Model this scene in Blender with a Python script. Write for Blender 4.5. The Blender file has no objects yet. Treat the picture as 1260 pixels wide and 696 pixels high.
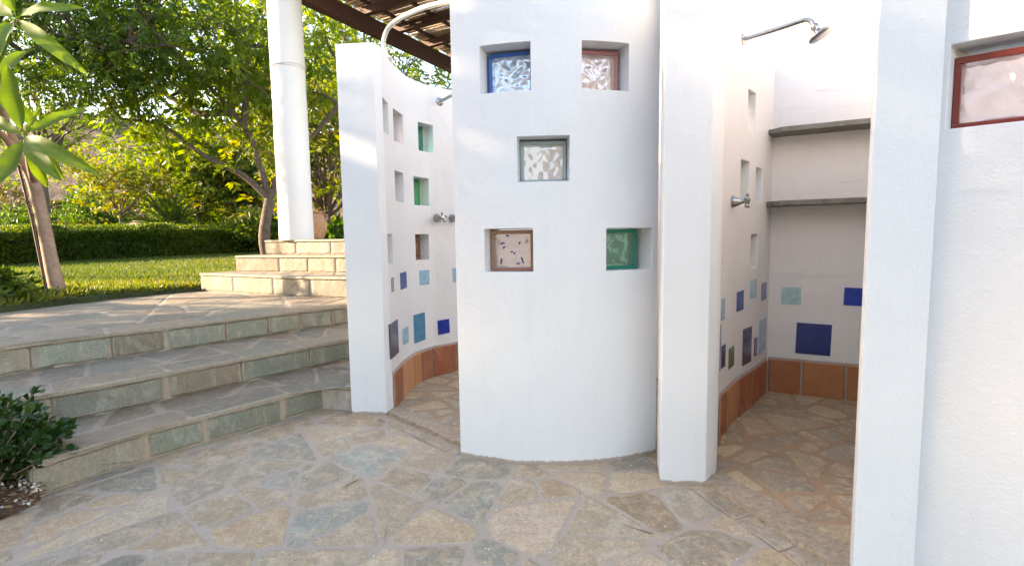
import bpy, bmesh, math, random
import numpy as np
from mathutils import Vector, Matrix
random.seed(7); RNG = np.random.default_rng(11)
PI = math.pi

# ------------------------------------------------------------------ camera, world, sun
scene = bpy.context.scene
COL = scene.collection
CAM_H = 1.06
pitch, roll = math.radians(5.16), math.radians(0.85)
fw = Vector((0, math.cos(pitch), -math.sin(pitch)))
r0 = Vector((1, 0, 0)); u0 = r0.cross(fw)
rr = math.cos(roll)*r0 - math.sin(roll)*u0
uu = math.sin(roll)*r0 + math.cos(roll)*u0
cam_d = bpy.data.cameras.new('camera'); cam = bpy.data.objects.new('camera', cam_d); COL.objects.link(cam)
m = Matrix.Identity(4)
for i in range(3):
    m[i][0] = rr[i]; m[i][1] = uu[i]; m[i][2] = -fw[i]
m[2][3] = CAM_H
cam.matrix_world = m
cam_d.sensor_width = 36; cam_d.lens = 620/1260*36; cam_d.clip_start = .02; cam_d.clip_end = 1500
scene.camera = cam

SUN_EL = 19.8; sun_dir = Vector((1.0, 0.05, 0)).normalized()*math.cos(math.radians(SUN_EL)) - Vector((0, 0, math.sin(math.radians(SUN_EL))))
w = bpy.data.worlds.new('World'); scene.world = w; w.use_nodes = True
nt = w.node_tree; nt.nodes.clear()
sky = nt.nodes.new('ShaderNodeTexSky'); sky.sky_type = 'NISHITA'; sky.sun_disc = False
sky.sun_elevation = math.radians(SUN_EL)
tosun = -sun_dir
sky.sun_rotation = math.atan2(tosun.x, tosun.y)
sky.air_density = 1.0; sky.dust_density = 0.7; sky.ozone_density = 1.0
bg = nt.nodes.new('ShaderNodeBackground'); bg.inputs[1].default_value = 0.085
wo = nt.nodes.new('ShaderNodeOutputWorld')
nt.links.new(sky.outputs[0], bg.inputs[0]); nt.links.new(bg.outputs[0], wo.inputs[0])
sd = bpy.data.lights.new('sun', 'SUN'); sd.energy = 2.0; sd.angle = math.radians(.55); sd.color = (1, .86, .68)
so = bpy.data.objects.new('sun', sd); COL.objects.link(so)
so.rotation_euler = sun_dir.to_track_quat('-Z', 'Y').to_euler()
so.location = (-20, 0, 20)
vs = scene.view_settings
vs.use_white_balance = True; vs.white_balance_temperature = 7900; vs.white_balance_tint = 18
vs.view_transform = 'Standard'; vs.look = 'None'; vs.gamma = 1; vs.exposure = 3.45; vs.use_curve_mapping = False

# ------------------------------------------------------------------ helpers
def tag(o, label=None, cat=None, group=None, kind=None):
    if label: o['label'] = label
    if cat: o['category'] = cat
    if group: o['group'] = group
    if kind: o['kind'] = kind
    elif cat: o['kind'] = 'thing'
    return o

def empty(name, loc=(0, 0, 0), label=None, cat=None, group=None):
    o = bpy.data.objects.new(name, None); o.location = loc; o.empty_display_size = .1
    COL.objects.link(o); return tag(o, label, cat, group)

def catmull(P, n=5):
    P = [Vector([float(c) for c in p]) for p in P]; out = []
    for i in range(len(P)-1):
        a, b, c, d = P[max(i-1, 0)], P[i], P[i+1], P[min(i+2, len(P)-1)]
        for k in range(n):
            t = k/n; out.append(.5*((2*b)+(-a+c)*t+(2*a-5*b+4*c-d)*t*t+(-a+3*b-3*c+d)*t**3))
    return out+[P[-1]]

class MB:
    def __init__(s): s.v = []; s.f = []; s.c = []; s.e = []; s.m = {}
    def quad(s, *p):
        n = len(s.v); s.v += [tuple(q) for q in p]; s.f.append(tuple(range(n, n+len(p))))
    def box(s, c, d, rot=None):
        n = len(s.v); R = rot or Matrix.Identity(3)
        for k in range(8):
            q = Vector(((k & 1)*2-1, ((k >> 1) & 1)*2-1, (k >> 2)*2-1))
            q = R @ Vector((q.x*d[0]/2, q.y*d[1]/2, q.z*d[2]/2)) + Vector(c)
            s.v.append(tuple(q))
        for f in ((0, 2, 3, 1), (4, 5, 7, 6), (0, 1, 5, 4), (2, 6, 7, 3), (0, 4, 6, 2), (1, 3, 7, 5)):
            s.f.append(tuple(n+i for i in f))
    def prism(s, poly, z0, z1):
        n = len(s.v); k = len(poly)
        s.v += [(x, y, z0) for x, y in poly] + [(x, y, z1) for x, y in poly]
        s.f.append(tuple(range(n+k-1, n-1, -1))); s.f.append(tuple(range(n+k, n+2*k)))
        for i in range(k):
            j = (i+1) % k; s.f.append((n+i, n+j, n+k+j, n+k+i))
    def tube(s, pts, rad, seg=10, cap=True):
        pts = [Vector([float(c) for c in p]) for p in pts]
        if not hasattr(rad, '__len__'): rad = [rad]*len(pts)
        n = len(s.v); t = (pts[1]-pts[0]).normalized()
        a = t.orthogonal().normalized()
        for i, p in enumerate(pts):
            if i == 0: t = (pts[1]-pts[0])
            elif i == len(pts)-1: t = (pts[-1]-pts[-2])
            else: t = (pts[i+1]-pts[i-1])
            t.normalize(); a = (a - a.dot(t)*t).normalized(); b = t.cross(a)
            for k in range(seg):
                an = 2*PI*k/seg
                s.v.append(tuple(p + float(rad[i])*(math.cos(an)*a + math.sin(an)*b)))
        for i in range(len(pts)-1):
            for k in range(seg):
                k2 = (k+1) % seg
                s.f.append((n+i*seg+k, n+i*seg+k2, n+(i+1)*seg+k2, n+(i+1)*seg+k))
        if cap:
            s.f.append(tuple(n+k for k in range(seg))[::-1])
            m_ = n+(len(pts)-1)*seg; s.f.append(tuple(m_+k for k in range(seg)))
    def lathe(s, prof, M, seg=24):
        n = len(s.v)
        for r, z in prof:
            for k in range(seg):
                an = 2*PI*k/seg
                s.v.append(tuple(M @ Vector((r*math.cos(an), r*math.sin(an), z))))
        for i in range(len(prof)-1):
            for k in range(seg):
                k2 = (k+1) % seg
                s.f.append((n+i*seg+k, n+i*seg+k2, n+(i+1)*seg+k2, n+(i+1)*seg+k))
        s.f.append(tuple(n+k for k in range(seg))[::-1])
        m_ = n+(len(prof)-1)*seg; s.f.append(tuple(m_+k for k in range(seg)))
    def build(s, name, mat, parent=None, smooth=False, bevel=0, angle=35, attr=None, bseg=2, recalc=True, merge=False):
        me = bpy.data.meshes.new(name); me.from_pydata(s.v, [], s.f)
        for fi, mi in s.m.items(): me.polygons[fi].material_index = mi
        if recalc or merge:
            bm = bmesh.new(); bm.from_mesh(me)
            if merge: bmesh.ops.remove_doubles(bm, verts=bm.verts, dist=1e-5)
            bmesh.ops.recalc_face_normals(bm, faces=bm.faces); bm.to_mesh(me); bm.free()
        if s.c and not merge:
            a = me.attributes.new('tint', 'FLOAT_COLOR', 'POINT'); a.data.foreach_set('color', np.array([(c[0], c[1], c[2], 1) for c in s.c], 'f').ravel())
            a = me.attributes.new('inner', 'FLOAT', 'POINT'); a.data.foreach_set('value', np.array(s.e, 'f'))
        if mat: me.materials.append(mat)
        o = bpy.data.objects.new(name, me); COL.objects.link(o); o.parent = parent
        if smooth:
            me.polygons.foreach_set('use_smooth', [True]*len(me.polygons))
            me.set_sharp_from_angle(angle=math.radians(angle))
        if bevel:
            b = o.modifiers.new('bevel', 'BEVEL'); b.width = bevel; b.segments = bseg; b.limit_method = 'ANGLE'; b.angle_limit = math.radians(angle)
        return o

def nodes(name):
    ma = bpy.data.materials.new(name); ma.use_nodes = True
    t = ma.node_tree; p = t.nodes['Principled BSDF']
    return ma, t, p
def N(t, kind, **kw):
    n = t.nodes.new('ShaderNode'+kind)
    for k, v in kw.items():
        if k.startswith('i_'): n.inputs[k[2:].replace('_', ' ')].default_value = v
        else: setattr(n, k, v)
    return n
def ramp(t, fac, stops):
    r = N(t, 'ValToRGB'); e = r.color_ramp.elements
    while len(e) < len(stops): e.new(.5)
    for i, (p, c) in enumerate(stops):
        e[i].position = p; e[i].color = (c[0], c[1], c[2], 1) if hasattr(c, '__len__') else (c, c, c, 1)
    if fac is not None: t.links.new(fac, r.inputs[0])
    return r.outputs[0]
def noise(t, scale, detail=4, rough=.55, vec=None, dist=0):
    n = N(t, 'TexNoise'); n.inputs['Scale'].default_value = scale; n.inputs['Detail'].default_value = detail
    n.inputs['Roughness'].default_value = rough; n.inputs['Distortion'].default_value = dist
    if vec is None: vec = t.geo
    t.links.new(vec, n.inputs['Vector']); return n.outputs['Fac']
class T:  # thin wrapper so that .geo exists
    def __init__(s, t): s.t = t; s.nodes = t.nodes; s.links = t.links; s.geo = t.nodes.new('ShaderNodeNewGeometry').outputs['Position']
def mixc(t, f, a, b, mode='MIX'):
    n = N(t, 'Mix', data_type='RGBA', blend_type=mode)
    for s_, v in ((0, f), (6, a), (7, b)):
        if hasattr(v, 'links') or isinstance(v, bpy.types.NodeSocket): t.links.new(v, n.inputs[s_])
        elif hasattr(v, '__len__'): n.inputs[s_].default_value = (*v[:3], 1)
        else: n.inputs[s_].default_value = v
    return n.outputs[2]
def math_(t, op, a, b=0.0, clamp=False):
    n = N(t, 'Math', operation=op, use_clamp=clamp)
    for i, v in enumerate((a, b)):
        if isinstance(v, bpy.types.NodeSocket): t.links.new(v, n.inputs[i])
        else: n.inputs[i].default_value = v
    return n.outputs[0]
def bump(t, p, h, strength, dist=.01, prev=None):
    b = N(t, 'Bump'); b.inputs['Strength'].default_value = strength; b.inputs['Distance'].default_value = dist
    t.links.new(h, b.inputs['Height'])
    if prev: t.links.new(prev, b.inputs['Normal'])
    t.links.new(b.outputs[0], p.inputs['Normal']); return b.outputs[0]

# ------------------------------------------------------------------ materials
def plaster(name, col, lines=False, rough_amp=1.0):
    ma, t0, p = nodes(name); t = T(t0)
    big = noise(t, 2.3, 5, .6); mp = N(t, 'Mapping'); mp.inputs['Scale'].default_value = (5, 5, .7); t.links.new(t.geo, mp.inputs[0])
    drip = noise(t, 4, 4, .6, mp.outputs[0])
    c = mixc(t, ramp(t, big, [(.35, 0), (.75, 1)]), col, [x*.955 for x in col])
    c = mixc(t, ramp(t, drip, [(.56, 0), (.8, .22)]), c, (col[0]*.80, col[1]*.78, col[2]*.74))
    # grime line close to the floor
    sep = N(t, 'SeparateXYZ'); t.links.new(t.geo, sep.inputs[0])
    zz = math_(t, 'ADD', sep.outputs[2], math_(t, 'MULTIPLY', noise(t, 22, 5, .75), -.034))
    c = mixc(t, ramp(t, zz, [(0.0, .8), (.006, 0)]), c, (.30, .20, .13))
    spots = noise(t, 55, 2, .5)
    c = mixc(t, ramp(t, spots, [(.735, 0), (.77, .35)]), c, (.5, .42, .34))
    t.links.new(c, p.inputs['Base Color']); p.inputs['Roughness'].default_value = .62
    fine = noise(t, 130, 4, .7); mid = noise(t, 22, 4, .6); low = noise(t, 5, 3, .5)
    hgt = math_(t, 'ADD', math_(t, 'MULTIPLY', fine, .10*rough_amp), math_(t, 'ADD', math_(t, 'MULTIPLY', mid, .32), math_(t, 'MULTIPLY', low, .9)))
    nb = bump(t, p, hgt, .6, .013)
    if lines:
        mp2 = N(t, 'Mapping'); mp2.inputs['Scale'].default_value = (.55, .55, 7.5); t.links.new(t.geo, mp2.inputs[0])
        ln = N(t, 'TexNoise'); ln.inputs['Scale'].default_value = 3.2; ln.inputs['Detail'].default_value = 3; t.links.new(mp2.outputs[0], ln.inputs[0])
        w2_ = ramp(t, ln.outputs[0], [(.595, 0), (.61, 1), (.625, 0)])
        bump(t, p, w2_, .5, -.006, nb)
    return ma
M_white = plaster('white_plaster', (.71, .715, .72))
M_inner_warmlit = plaster('warm_lit_inner_plaster', (.71, .68, .655))  # white plaster with the stalls' warm flash light tinted into its colour
M_back = plaster('board_marked_plaster', (.70, .68, .66), lines=True, rough_amp=1.4)
M_rough = plaster('rough_white_plaster', (.68, .69, .70), rough_amp=2.6)
M_colpl = plaster('column_plaster', (.66, .66, .65))

def stone_mat(name, mortar, smear=.5, mvar=(.9, 1.08), pale=.5, jag=1.3, tan=.65, boost=1.0):
    ma, t0, p = nodes(name); t = T(t0)
    at = N(t, 'Attribute', attribute_name='tint'); ed = N(t, 'Attribute', attribute_name='inner')
    n1 = noise(t, 6, 6, .65, dist=.6); n2 = noise(t, 28, 6, .7, dist=.3); n3 = noise(t, 120, 3, .7)
    big = noise(t, 2.1, 3, .5)
    c = mixc(t, ramp(t, n1, [(.33, 0), (.66, 1)]), at.outputs['Color'], mixc(t, tan*.75, at.outputs['Color'], (.36, .26, .16)))
    c = mixc(t, ramp(t, n2, [(.3, .5), (.6, 0)]), c, (.20, .175, .135))
    c = mixc(t, ramp(t, noise(t, 11, 5, .7, dist=1.2), [(.48, 0), (.64, tan)]), c, (.47, .35, .225))
    c = mixc(t, ramp(t, n3, [(.38, .42), (.62, 0)]), c, (.10, .09, .075))
    c = mixc(t, ramp(t, noise(t, 75, 4, .75), [(.56, 0), (.70, .38)]), c, (.52, .45, .36))
    mpv = N(t, 'Mapping'); mpv.inputs['Scale'].default_value = (7, 7, 2.2); mpv.inputs['Rotation'].default_value = (.3, .2, .4); t.links.new(t.geo, mpv.inputs[0])
    c = mixc(t, ramp(t, noise(t, 1.5, 6, .7, mpv.outputs[0], dist=.8), [(.50, 0), (.72, pale)]), c, (.45, .42, .36))
    mc = mixc(t, ramp(t, n2, [(.3, 0), (.7, 1)]), [x*mvar[0] for x in mortar], [x*mvar[1] for x in mortar])
    mc = mixc(t, ramp(t, big, [(.35, 0), (.65, .7)]), mc, (mortar[0]*.85, mortar[1]*.88, mortar[2]*.92))
    mc = mixc(t, ramp(t, n3, [(.3, .3), (.55, 0)]), mc, [x*.55 for x in mortar])
    # fuzzy blend between mortar and stone: edge factor + noise
    c = mixc(t, 1.0, c, (boost*1.03, boost*.985, boost*.92), 'MULTIPLY')
    f = math_(t, 'ADD', ed.outputs['Fac'], math_(t, 'MULTIPLY', math_(t, 'SUBTRACT', noise(t, 16, 6, .7, dist=.5), .5), jag))
    f = math_(t, 'ADD', f, math_(t, 'MULTIPLY', math_(t, 'SUBTRACT', noise(t, 3.0, 3, .5), .5), -1.0*smear*2))
    fac = ramp(t, f, [(smear-.05, 0), (smear+.13, 1)])
    col = mixc(t, fac, mc, c)
    crack = ramp(t, f, [(smear-.10, 0), (smear-.05, .55), (smear, 0)])
    crack = math_(t, 'MULTIPLY', crack, ramp(t, noise(t, 4.3, 3, .6), [(.50, 0), (.60, 1)]))
    col = mixc(t, crack, col, (.13, .085, .055))
    t.links.new(col, p.inputs['Base Color'])
    t.links.new(ramp(t, n2, [(.3, .55), (.7, .8)]), p.inputs['Roughness'])
    p.inputs['Specular IOR Level'].default_value = .35
    h = math_(t, 'ADD', math_(t, 'MULTIPLY', fac, .22), math_(t, 'ADD', math_(t, 'MULTIPLY', n2, .8), math_(t, 'MULTIPLY', n3, .4)))
    h = math_(t, 'ADD', h, math_(t, 'MULTIPLY', n1, 1.0))
    bump(t, p, h, .55, .012)
    return ma
M_pave = stone_mat('crazy_paving', (.44, .35, .268), .17, jag=1.6, boost=1.27)
M_sfloor = stone_mat('shower_floor_stone', (.42, .275, .165), .28, jag=1.6, pale=.12, boost=1.5)
M_slate = stone_mat('step_slate', (.40, .31, .225), .22, pale=.6, tan=.25)
M_tread = stone_mat('step_tread_slab', (.35, .28, .21), .20, pale=.2, tan=.3)

def simple(name, col, rough=.6, metal=0, nscale=30, var=.25, bmp=.2, bd=.004, spec=.5):
    ma, t0, p = nodes(name); t = T(t0)
    n = noise(t, nscale, 5, .65)
    c = mixc(t, ramp(t, n, [(.3, 0), (.7, 1)]), [x*(1-var) for x in col], [min(1, x*(1+var)) for x in col])
    t.links.new(c, p.inputs['Base Color']); p.inputs['Roughness'].default_value = rough; p.inputs['Metallic'].default_value = metal
    p.inputs['Specular IOR Level'].default_value = spec
    if bmp: bump(t, p, n, bmp, bd)
    return ma
M_cement = simple('cement_threshold', (.33, .25, .175), .85, nscale=60, var=.35, bmp=.6, bd=.006)
M_shelf = simple('slate_shelf', (.155, .145, .12), .6, nscale=18, var=.4, bmp=.5)
M_chrome = simple('worn_chrome', (.34, .335, .33), .24, 1, 40, .25, .08, .001)
M_brassy = simple('brass_flange', (.30, .22, .14), .4, 1, 60, .3)
M_rail = simple('cream_painted_pipe', (.72, .74, .66), .45, nscale=50, var=.06, bmp=.1)
M_wood = simple('dark_stained_timber', (.075, .032, .022), .7, nscale=35, var=.5, bmp=.4)
M_reed = simple('reed', (.30, .22, .14), .8, nscale=14, var=.6, bmp=.2)
M_wire = simple('grey_wire', (.35, .34, .32), .6)
M_bark = simple('grey_bark', (.115, .085, .065), .9, nscale=22, var=.5, bmp=.8, bd=.015)
M_bark2 = simple('smooth_brown_bark', (.27, .175, .125), .8, nscale=14, var=.3, bmp=.5, bd=.008)
M_soil = simple('bed_soil', (.11, .06, .035), .95, nscale=70, var=.6, bmp=1, bd=.02)
M_petal = simple('dried_petal', (.62, .56, .46), .8, nscale=90, var=.2)
M_clay = simple('terracotta_jar', (.40, .22, .12), .8, nscale=25, var=.25, bmp=.3)
M_rock = simple('pink_boulder', (.42, .26, .2), .9, nscale=9, var=.35, bmp=.9, bd=.05)
M_groundb = simple('bare_ground', (.20, .15, .105), .95, nscale=4, var=.3, bmp=.6, bd=.02)

def tile_mat():
    ma, t0, p = nodes('terracotta_tile'); t = T(t0)
    at = N(t, 'Attribute', attribute_name='tint'); ed = N(t, 'Attribute', attribute_name='inner')
    mp = N(t, 'Mapping'); mp.inputs['Scale'].default_value = (5, 5, 3.2); t.links.new(t.geo, mp.inputs[0])
    n = noise(t, 2.4, 5, .6, mp.outputs[0], dist=1.0)
    c = mixc(t, ramp(t, n, [(.42, 0), (.68, .6)]), at.outputs['Color'], (.42, .19, .085))
    c = mixc(t, ramp(t, noise(t, 25, 5, .7), [(.55, 0), (.75, .5)]), c, (.14, .05, .03))
    f = math_(t, 'ADD', ed.outputs['Fac'], math_(t, 'MULTIPLY', math_(t, 'SUBTRACT', noise(t, 60, 4, .6), .5), .6))
    fac = ramp(t, f, [(.12, 0), (.35, 1)])
    c = mixc(t, fac, (.36, .29, .24), c)
    t.links.new(c, p.inputs['Base Color']); p.inputs['Roughness'].default_value = .38
    bump(t, p, math_(t, 'ADD', fac, math_(t, 'MULTIPLY', n, .6)), .35, .004)
    return ma
M_tile = tile_mat()
ACC = {}
def accent(col):
    if col not in ACC:
        ma, t0, p = nodes('glazed_tile'); t = T(t0)
        n = noise(t, 30, 3, .6)
        t.links.new(mixc(t, ramp(t, n, [(.3, 0), (.7, 1)]), [c*.8 for c in col], [min(1, c*1.2) for c in col]), p.inputs['Base Color'])
        p.inputs['Roughness'].default_value = .22
        bump(t, p, noise(t, 14, 2, .5), .12, .004)
        ACC[col] = ma
    return ACC[col]
def glassy(name, col, trans, rough):
    ma, t0, p = nodes(name); t = T(t0)
    p.inputs['Base Color'].default_value = (*col, 1); p.inputs['Transmission Weight'].default_value = trans
    p.inputs['Roughness'].default_value = rough; p.inputs['IOR'].default_value = 1.45
    bump(t, p, noise(t, 60, 3, .6), .15, .002)
    return ma
def leaf_mat(name, a, b, c_, trans=.45, rough=.5):
    ma, t0, p = nodes(name); t = T(t0)
    at = N(t, 'Attribute', attribute_name='inner')
    col = ramp(t, at.outputs['Fac'], [(0, a), (.5, b), (1, c_)])
    t.links.new(col, p.inputs['Base Color']); p.inputs['Roughness'].default_value = rough; p.inputs['Specular IOR Level'].default_value = .35
    tr = N(t, 'BsdfTranslucent')
    t.links.new(mixc(t, 1.0, col, (1.0, 1.0, .45), 'MULTIPLY'), tr.inputs[0])
    hs = N(t, 'HueSaturation'); hs.inputs['Value'].default_value = 1.9; hs.inputs['Saturation'].default_value = 1.15
    t.links.new(mixc(t, 1.0, col, (1.05, 1.0, .4), 'MULTIPLY'), hs.inputs['Color']); t.links.new(hs.outputs[0], tr.inputs[0])
    mx = N(t, 'MixShader'); mx.inputs[0].default_value = trans
    t.links.new(p.outputs[0], mx.inputs[1]); t.links.new(tr.outputs[0], mx.inputs[2])
    out = [n for n in t.nodes if n.type == 'OUTPUT_MATERIAL'][0]
    t.links.new(mx.outputs[0], out.inputs[0])
    return ma
L_main = leaf_mat('yellow_green_leaf', (.06, .105, .014), (.105, .16, .018), (.165, .205, .022), .5)
L_dark = leaf_mat('dark_feathery_leaf', (.025, .06, .010), (.045, .10, .014), (.09, .15, .02), .4)
L_autumn = leaf_mat('turning_leaf', (.08, .13, .018), (.13, .165, .022), (.20, .145, .03), .45)
L_hedge = leaf_mat('hedge_leaf', (.03, .06, .010), (.065, .11, .015), (.15, .18, .02), .42)
L_bush = leaf_mat('glossy_bush_leaf', (.012, .04, .010), (.022, .065, .014), (.045, .09, .02), .2, .3)
L_dry = leaf_mat('dry_shrub_leaf', (.05, .05, .02), (.085, .075, .025), (.14, .11, .045), .3)
L_grass = leaf_mat('grass_blade', (.05, .085, .014), (.09, .13, .02), (.22, .19, .05), .35)
L_big = leaf_mat('large_soft_leaf', (.075, .135, .025), (.105, .175, .03), (.17, .23, .06), .42, .62)

# ------------------------------------------------------------------ stones
def split(poly, target, out, rng, minw=.1):
    def area(p): return .5*abs(sum(p[i][0]*p[(i+1) % len(p)][1]-p[(i+1) % len(p)][0]*p[i][1] for i in range(len(p))))
    A = area(poly)
    if A < target*rng.uniform(.55, 1.5): out.append(poly); return
    P = np.array(poly); c = P.mean(0); cov = np.cov((P-c).T); ev, evec = np.linalg.eigh(cov)
    ax = evec[:, 1]; ang = rng.uniform(-.55, .55); n = np.array([ax[0]*math.cos(ang)-ax[1]*math.sin(ang), ax[0]*math.sin(ang)+ax[1]*math.cos(ang)])
    o = c + ax*rng.uniform(-.28, .28)*math.sqrt(max(ev[1], 1e-9))
    a, b = [], []
    k = len(poly)
    for i in range(k):
        p, q = P[i], P[(i+1) % k]; dp, dq = (p-o)@n, (q-o)@n
        (a if dp >= 0 else b).append(tuple(p))
        if dp*dq < 0:
            x = p+(q-p)*dp/(dp-dq); a.append(tuple(x)); b.append(tuple(x))
    if len(a) < 3 or len(b) < 3: out.append(poly); return
    split(a, target, out, rng); split(b, target, out, rng)
def inset(P, d):
    P = np.array(P); k = len(P)
    A = sum(P[i][0]*P[(i+1) % k][1]-P[(i+1) % k][0]*P[i][1] for i in range(k))
    if A < 0: P = P[::-1]
    # clip by offset half planes
    cur = [tuple(p) for p in P]
    for i in range(k):
        p, q = P[i], P[(i+1) % k]; t = q-p; L = np.linalg.norm(t)
        if L < 1e-5: continue
        n = np.array([-t[1], t[0]])/L; o = p+n*d; nw = []
        for j in range(len(cur)):
            a, b = np.array(cur[j]), np.array(cur[(j+1) % len(cur)]); da, db = (a-o)@n, (b-o)@n
            if da >= 0: nw.append(tuple(a))
            if da*db < 0: nw.append(tuple(a+(b-a)*da/(da-db)))
        cur = nw
        if len(cur) < 3: return None
    return cur
def smooth_poly(P, step=.03, rnd=.3, wob=.006, rng=RNG):
    P = np.array(P); k = len(P); out = []
    # corner cutting
    Q = []
    for i in range(k):
        a, b, c = P[i-1], P[i], P[(i+1) % k]
        f = rnd*rng.uniform(.3, 1)
        l1, l2 = np.linalg.norm(a-b), np.linalg.norm(c-b)
        d = min(.05, .3*l1, .3*l2)*f*3
        d = min(d, .45*l1, .45*l2)
        if l1 < 1e-6 or l2 < 1e-6: continue
        cs = float(np.clip((a-b)@(c-b)/(l1*l2), -1, 1)); th = math.acos(cs)
        if th < 1.2: d = min(max(d, .020/max(math.tan(th/2), .05)), .42*l1, .42*l2)
        Q.append(b+(a-b)/l1*d); Q.append(b+(c-b)/l2*d)
    k = len(Q)
    for i in range(k):
        a, b = Q[i], Q[(i+1) % k]; n = max(1, int(np.linalg.norm(b-a)/step))
        for j in range(n): out.append(a+(b-a)*j/n)
    out = np.array(out); out += rng.normal(0, wob, out.shape)
    return out
def add_stones(mb, polys, palette, gap, band, fmap, h=.004, step=.03, wob=.005, rnd=.3, rng=RNG, jit=.12):
    for P in polys:
        Q = inset(P, gap)
        if Q is None or len(Q) < 3: continue
        qa = np.array(Q); nx_ = np.roll(qa, -1, 0); A_ = abs((qa[:, 0]*nx_[:, 1]-nx_[:, 0]*qa[:, 1]).sum())/2
        if 2*A_/max(np.linalg.norm(nx_-qa, axis=1).sum(), 1e-6) < .014: continue
        S = smooth_poly(Q, step, rnd, wob, rng)
        if len(S) < 3: continue
        c = S.mean(0); r = np.linalg.norm(S-c, axis=1).mean()
        col = np.array(palette[rng.integers(len(palette))])*(1+rng.normal(0, jit))
        lift = rng.uniform(0, .0015)
        n = len(mb.v); k = len(S)
        f1 = max(.25, 1-band/max(r, .03)); 
        for (sc, hh, e) in ((1.0, 0, 0), (1.0-.55*(1-f1), h*.7+lift, .4), (f1, h+lift, 1.0)):
            for q in S:
                x = c+(q-c)*sc; mb.v.append(tuple(fmap(x[0], x[1], hh))); mb.c.append(tuple(col)); mb.e.append(e)
        mb.v.append(tuple(fmap(c[0], c[1], h+lift))); mb.c.append(tuple(col)); mb.e.append(1.6)
        for i in range(k):
            j = (i+1) % k
            mb.f.append((n+i, n+j, n+k+j, n+k+i)); mb.f.append((n+k+i, n+k+j, n+2*k+j, n+2*k+i)); mb.f.append((n+2*k+i, n+2*k+j, n+3*k))
def sheet(mb, poly, z):
    n = len(mb.v)
    for p in poly: mb.v.append((p[0], p[1], z)); mb.c.append((.3, .3, .3)); mb.e.append(-1.2)
    mb.f.append(tuple(range(n, n+len(poly))))
GREY = (.26, .235, .185); GREEN = (.20, .215, .175); TAN = (.34, .255, .16); OCH = (.35, .245, .14); BEIGE = (.37, .305, .225); DARK = (.15, .155, .14); PINK = (.37, .28, .21)
flat = lambda z: (lambda x, y, h: (x, y, z+h))

# paving
mb = MB(); polys = []
reg = [(-3.2, -3), (2.6, -3), (2.6, 3.4), (-.9, 3.4), (-1.3, 3.15), (-2.05, 2.15), (-3.2, 1.6)]
big = [(-3.4, -3.2), (2.8, -3.2), (2.8, 3.6), (-3.4, 3.6)]
split(big, .082, polys, np.random.default_rng(5))
sheet(mb, [(-3.6, -3.4), (3, -3.4), (3, 3.8), (-3.6, 3.8)], 0.0)
# greyer stones at the left, warmer ones to the right
rng = np.random.default_rng(3)
L_, R_ = [], []
for P in polys:
    c = np.mean(P, 0)
    (L_ if c[0] + .25*c[1] + rng.normal(0, .35) < -.55 else R_).append(P)
add_stones(mb, L_, [(.27, .235, .18), (.22, .22, .18), (.30, .24, .17), (.19, .21, .19), (.38, .27, .17), BEIGE, (.32, .265, .19), (.34, .27, .18)], .004, .030, flat(0.0003), .0022, rng=rng, wob=.0035, jit=.2)
add_stones(mb, R_, [(.31, .235, .16), TAN, OCH, (.20, .23, .21), (.42, .29, .17), (.24, .235, .20), (.36, .29, .20), (.40, .31, .23), BEIGE, (.30, .25, .175), (.38, .30, .21), (.34, .27, .18)], .004, .032, flat(0.0003), .0022, rng=rng, wob=.0035, jit=.2)
pav = mb.build('paving', M_pave, recalc=False); tag(pav, kind='structure')

# shower floors
def floor_(name, poly, z, pal, seed, target=.05):
    mb = MB(); polys = []; r = np.random.default_rng(seed); split(poly, target, polys, r); sheet(mb, poly, z)
    add_stones(mb, polys, pal, .007, .022, flat(z+.0005), .0025, rng=r, wob=.004)
    return tag(mb.build(name, M_sfloor, recalc=False), kind='structure')
floor_('shower_floor', [(.84, 2.16), (1.0, 1.66), (1.15, 1.45), (2.3, 1.9), (2.9, 2.7), (1.72, 3.38), (1.0, 2.75)], .014, [(.19, .165, .13), (.26, .20, .14), TAN, (.30, .22, .14), (.15, .13, .11), (.24, .21, .16), (.28, .21, .14)], 21)
floor_('shower_floor', [(-.78, 3.1), (-.33, 2.55), (.6, 2.5), (.95, 3.6), (.3, 4.6), (-.62, 3.80), (-.75, 3.6)], .014, [GREY, TAN, (.24, .22, .17), OCH, (.20, .18, .14), (.28, .22, .15)], 22)
# thresholds
def strip(pts, z0, z1, name='threshold'):
    mb = MB(); r = np.random.default_rng(4)
    a = [Vector(p) for p in pts[0]]; b = [Vector(p) for p in pts[1]]; n = 26
    for i in range(n+1):
        t = i/n; pa = a[0].lerp(a[1], t)+Vector((r.normal(0, .0035), r.normal(0, .0035))); pb = b[0].lerp(b[1], t)+Vector((r.normal(0, .004), r.normal(0, .004)))
        mb.v += [(pa.x, pa.y, z0), (pa.x, pa.y, z1), (pb.x, pb.y, z1+.003), (pb.x, pb.y, z0)]
    for i in range(n):
        k = i*4
        for j in range(3): mb.f.append((k+j, k+j+1, k+j+5, k+j+4))
    return tag(mb.build(name, M_cement), kind='structure')
strip((((.80, 2.06), (1.03, 1.42)), ((.90, 2.13), (1.14, 1.50))), -.01, .024)
strip((((-.76, 2.965), (-.25, 2.46)), ((-.73, 3.085), (-.22, 2.57))), -.01, .024)
mb = MB(); r = np.random.default_rng(9)
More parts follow.
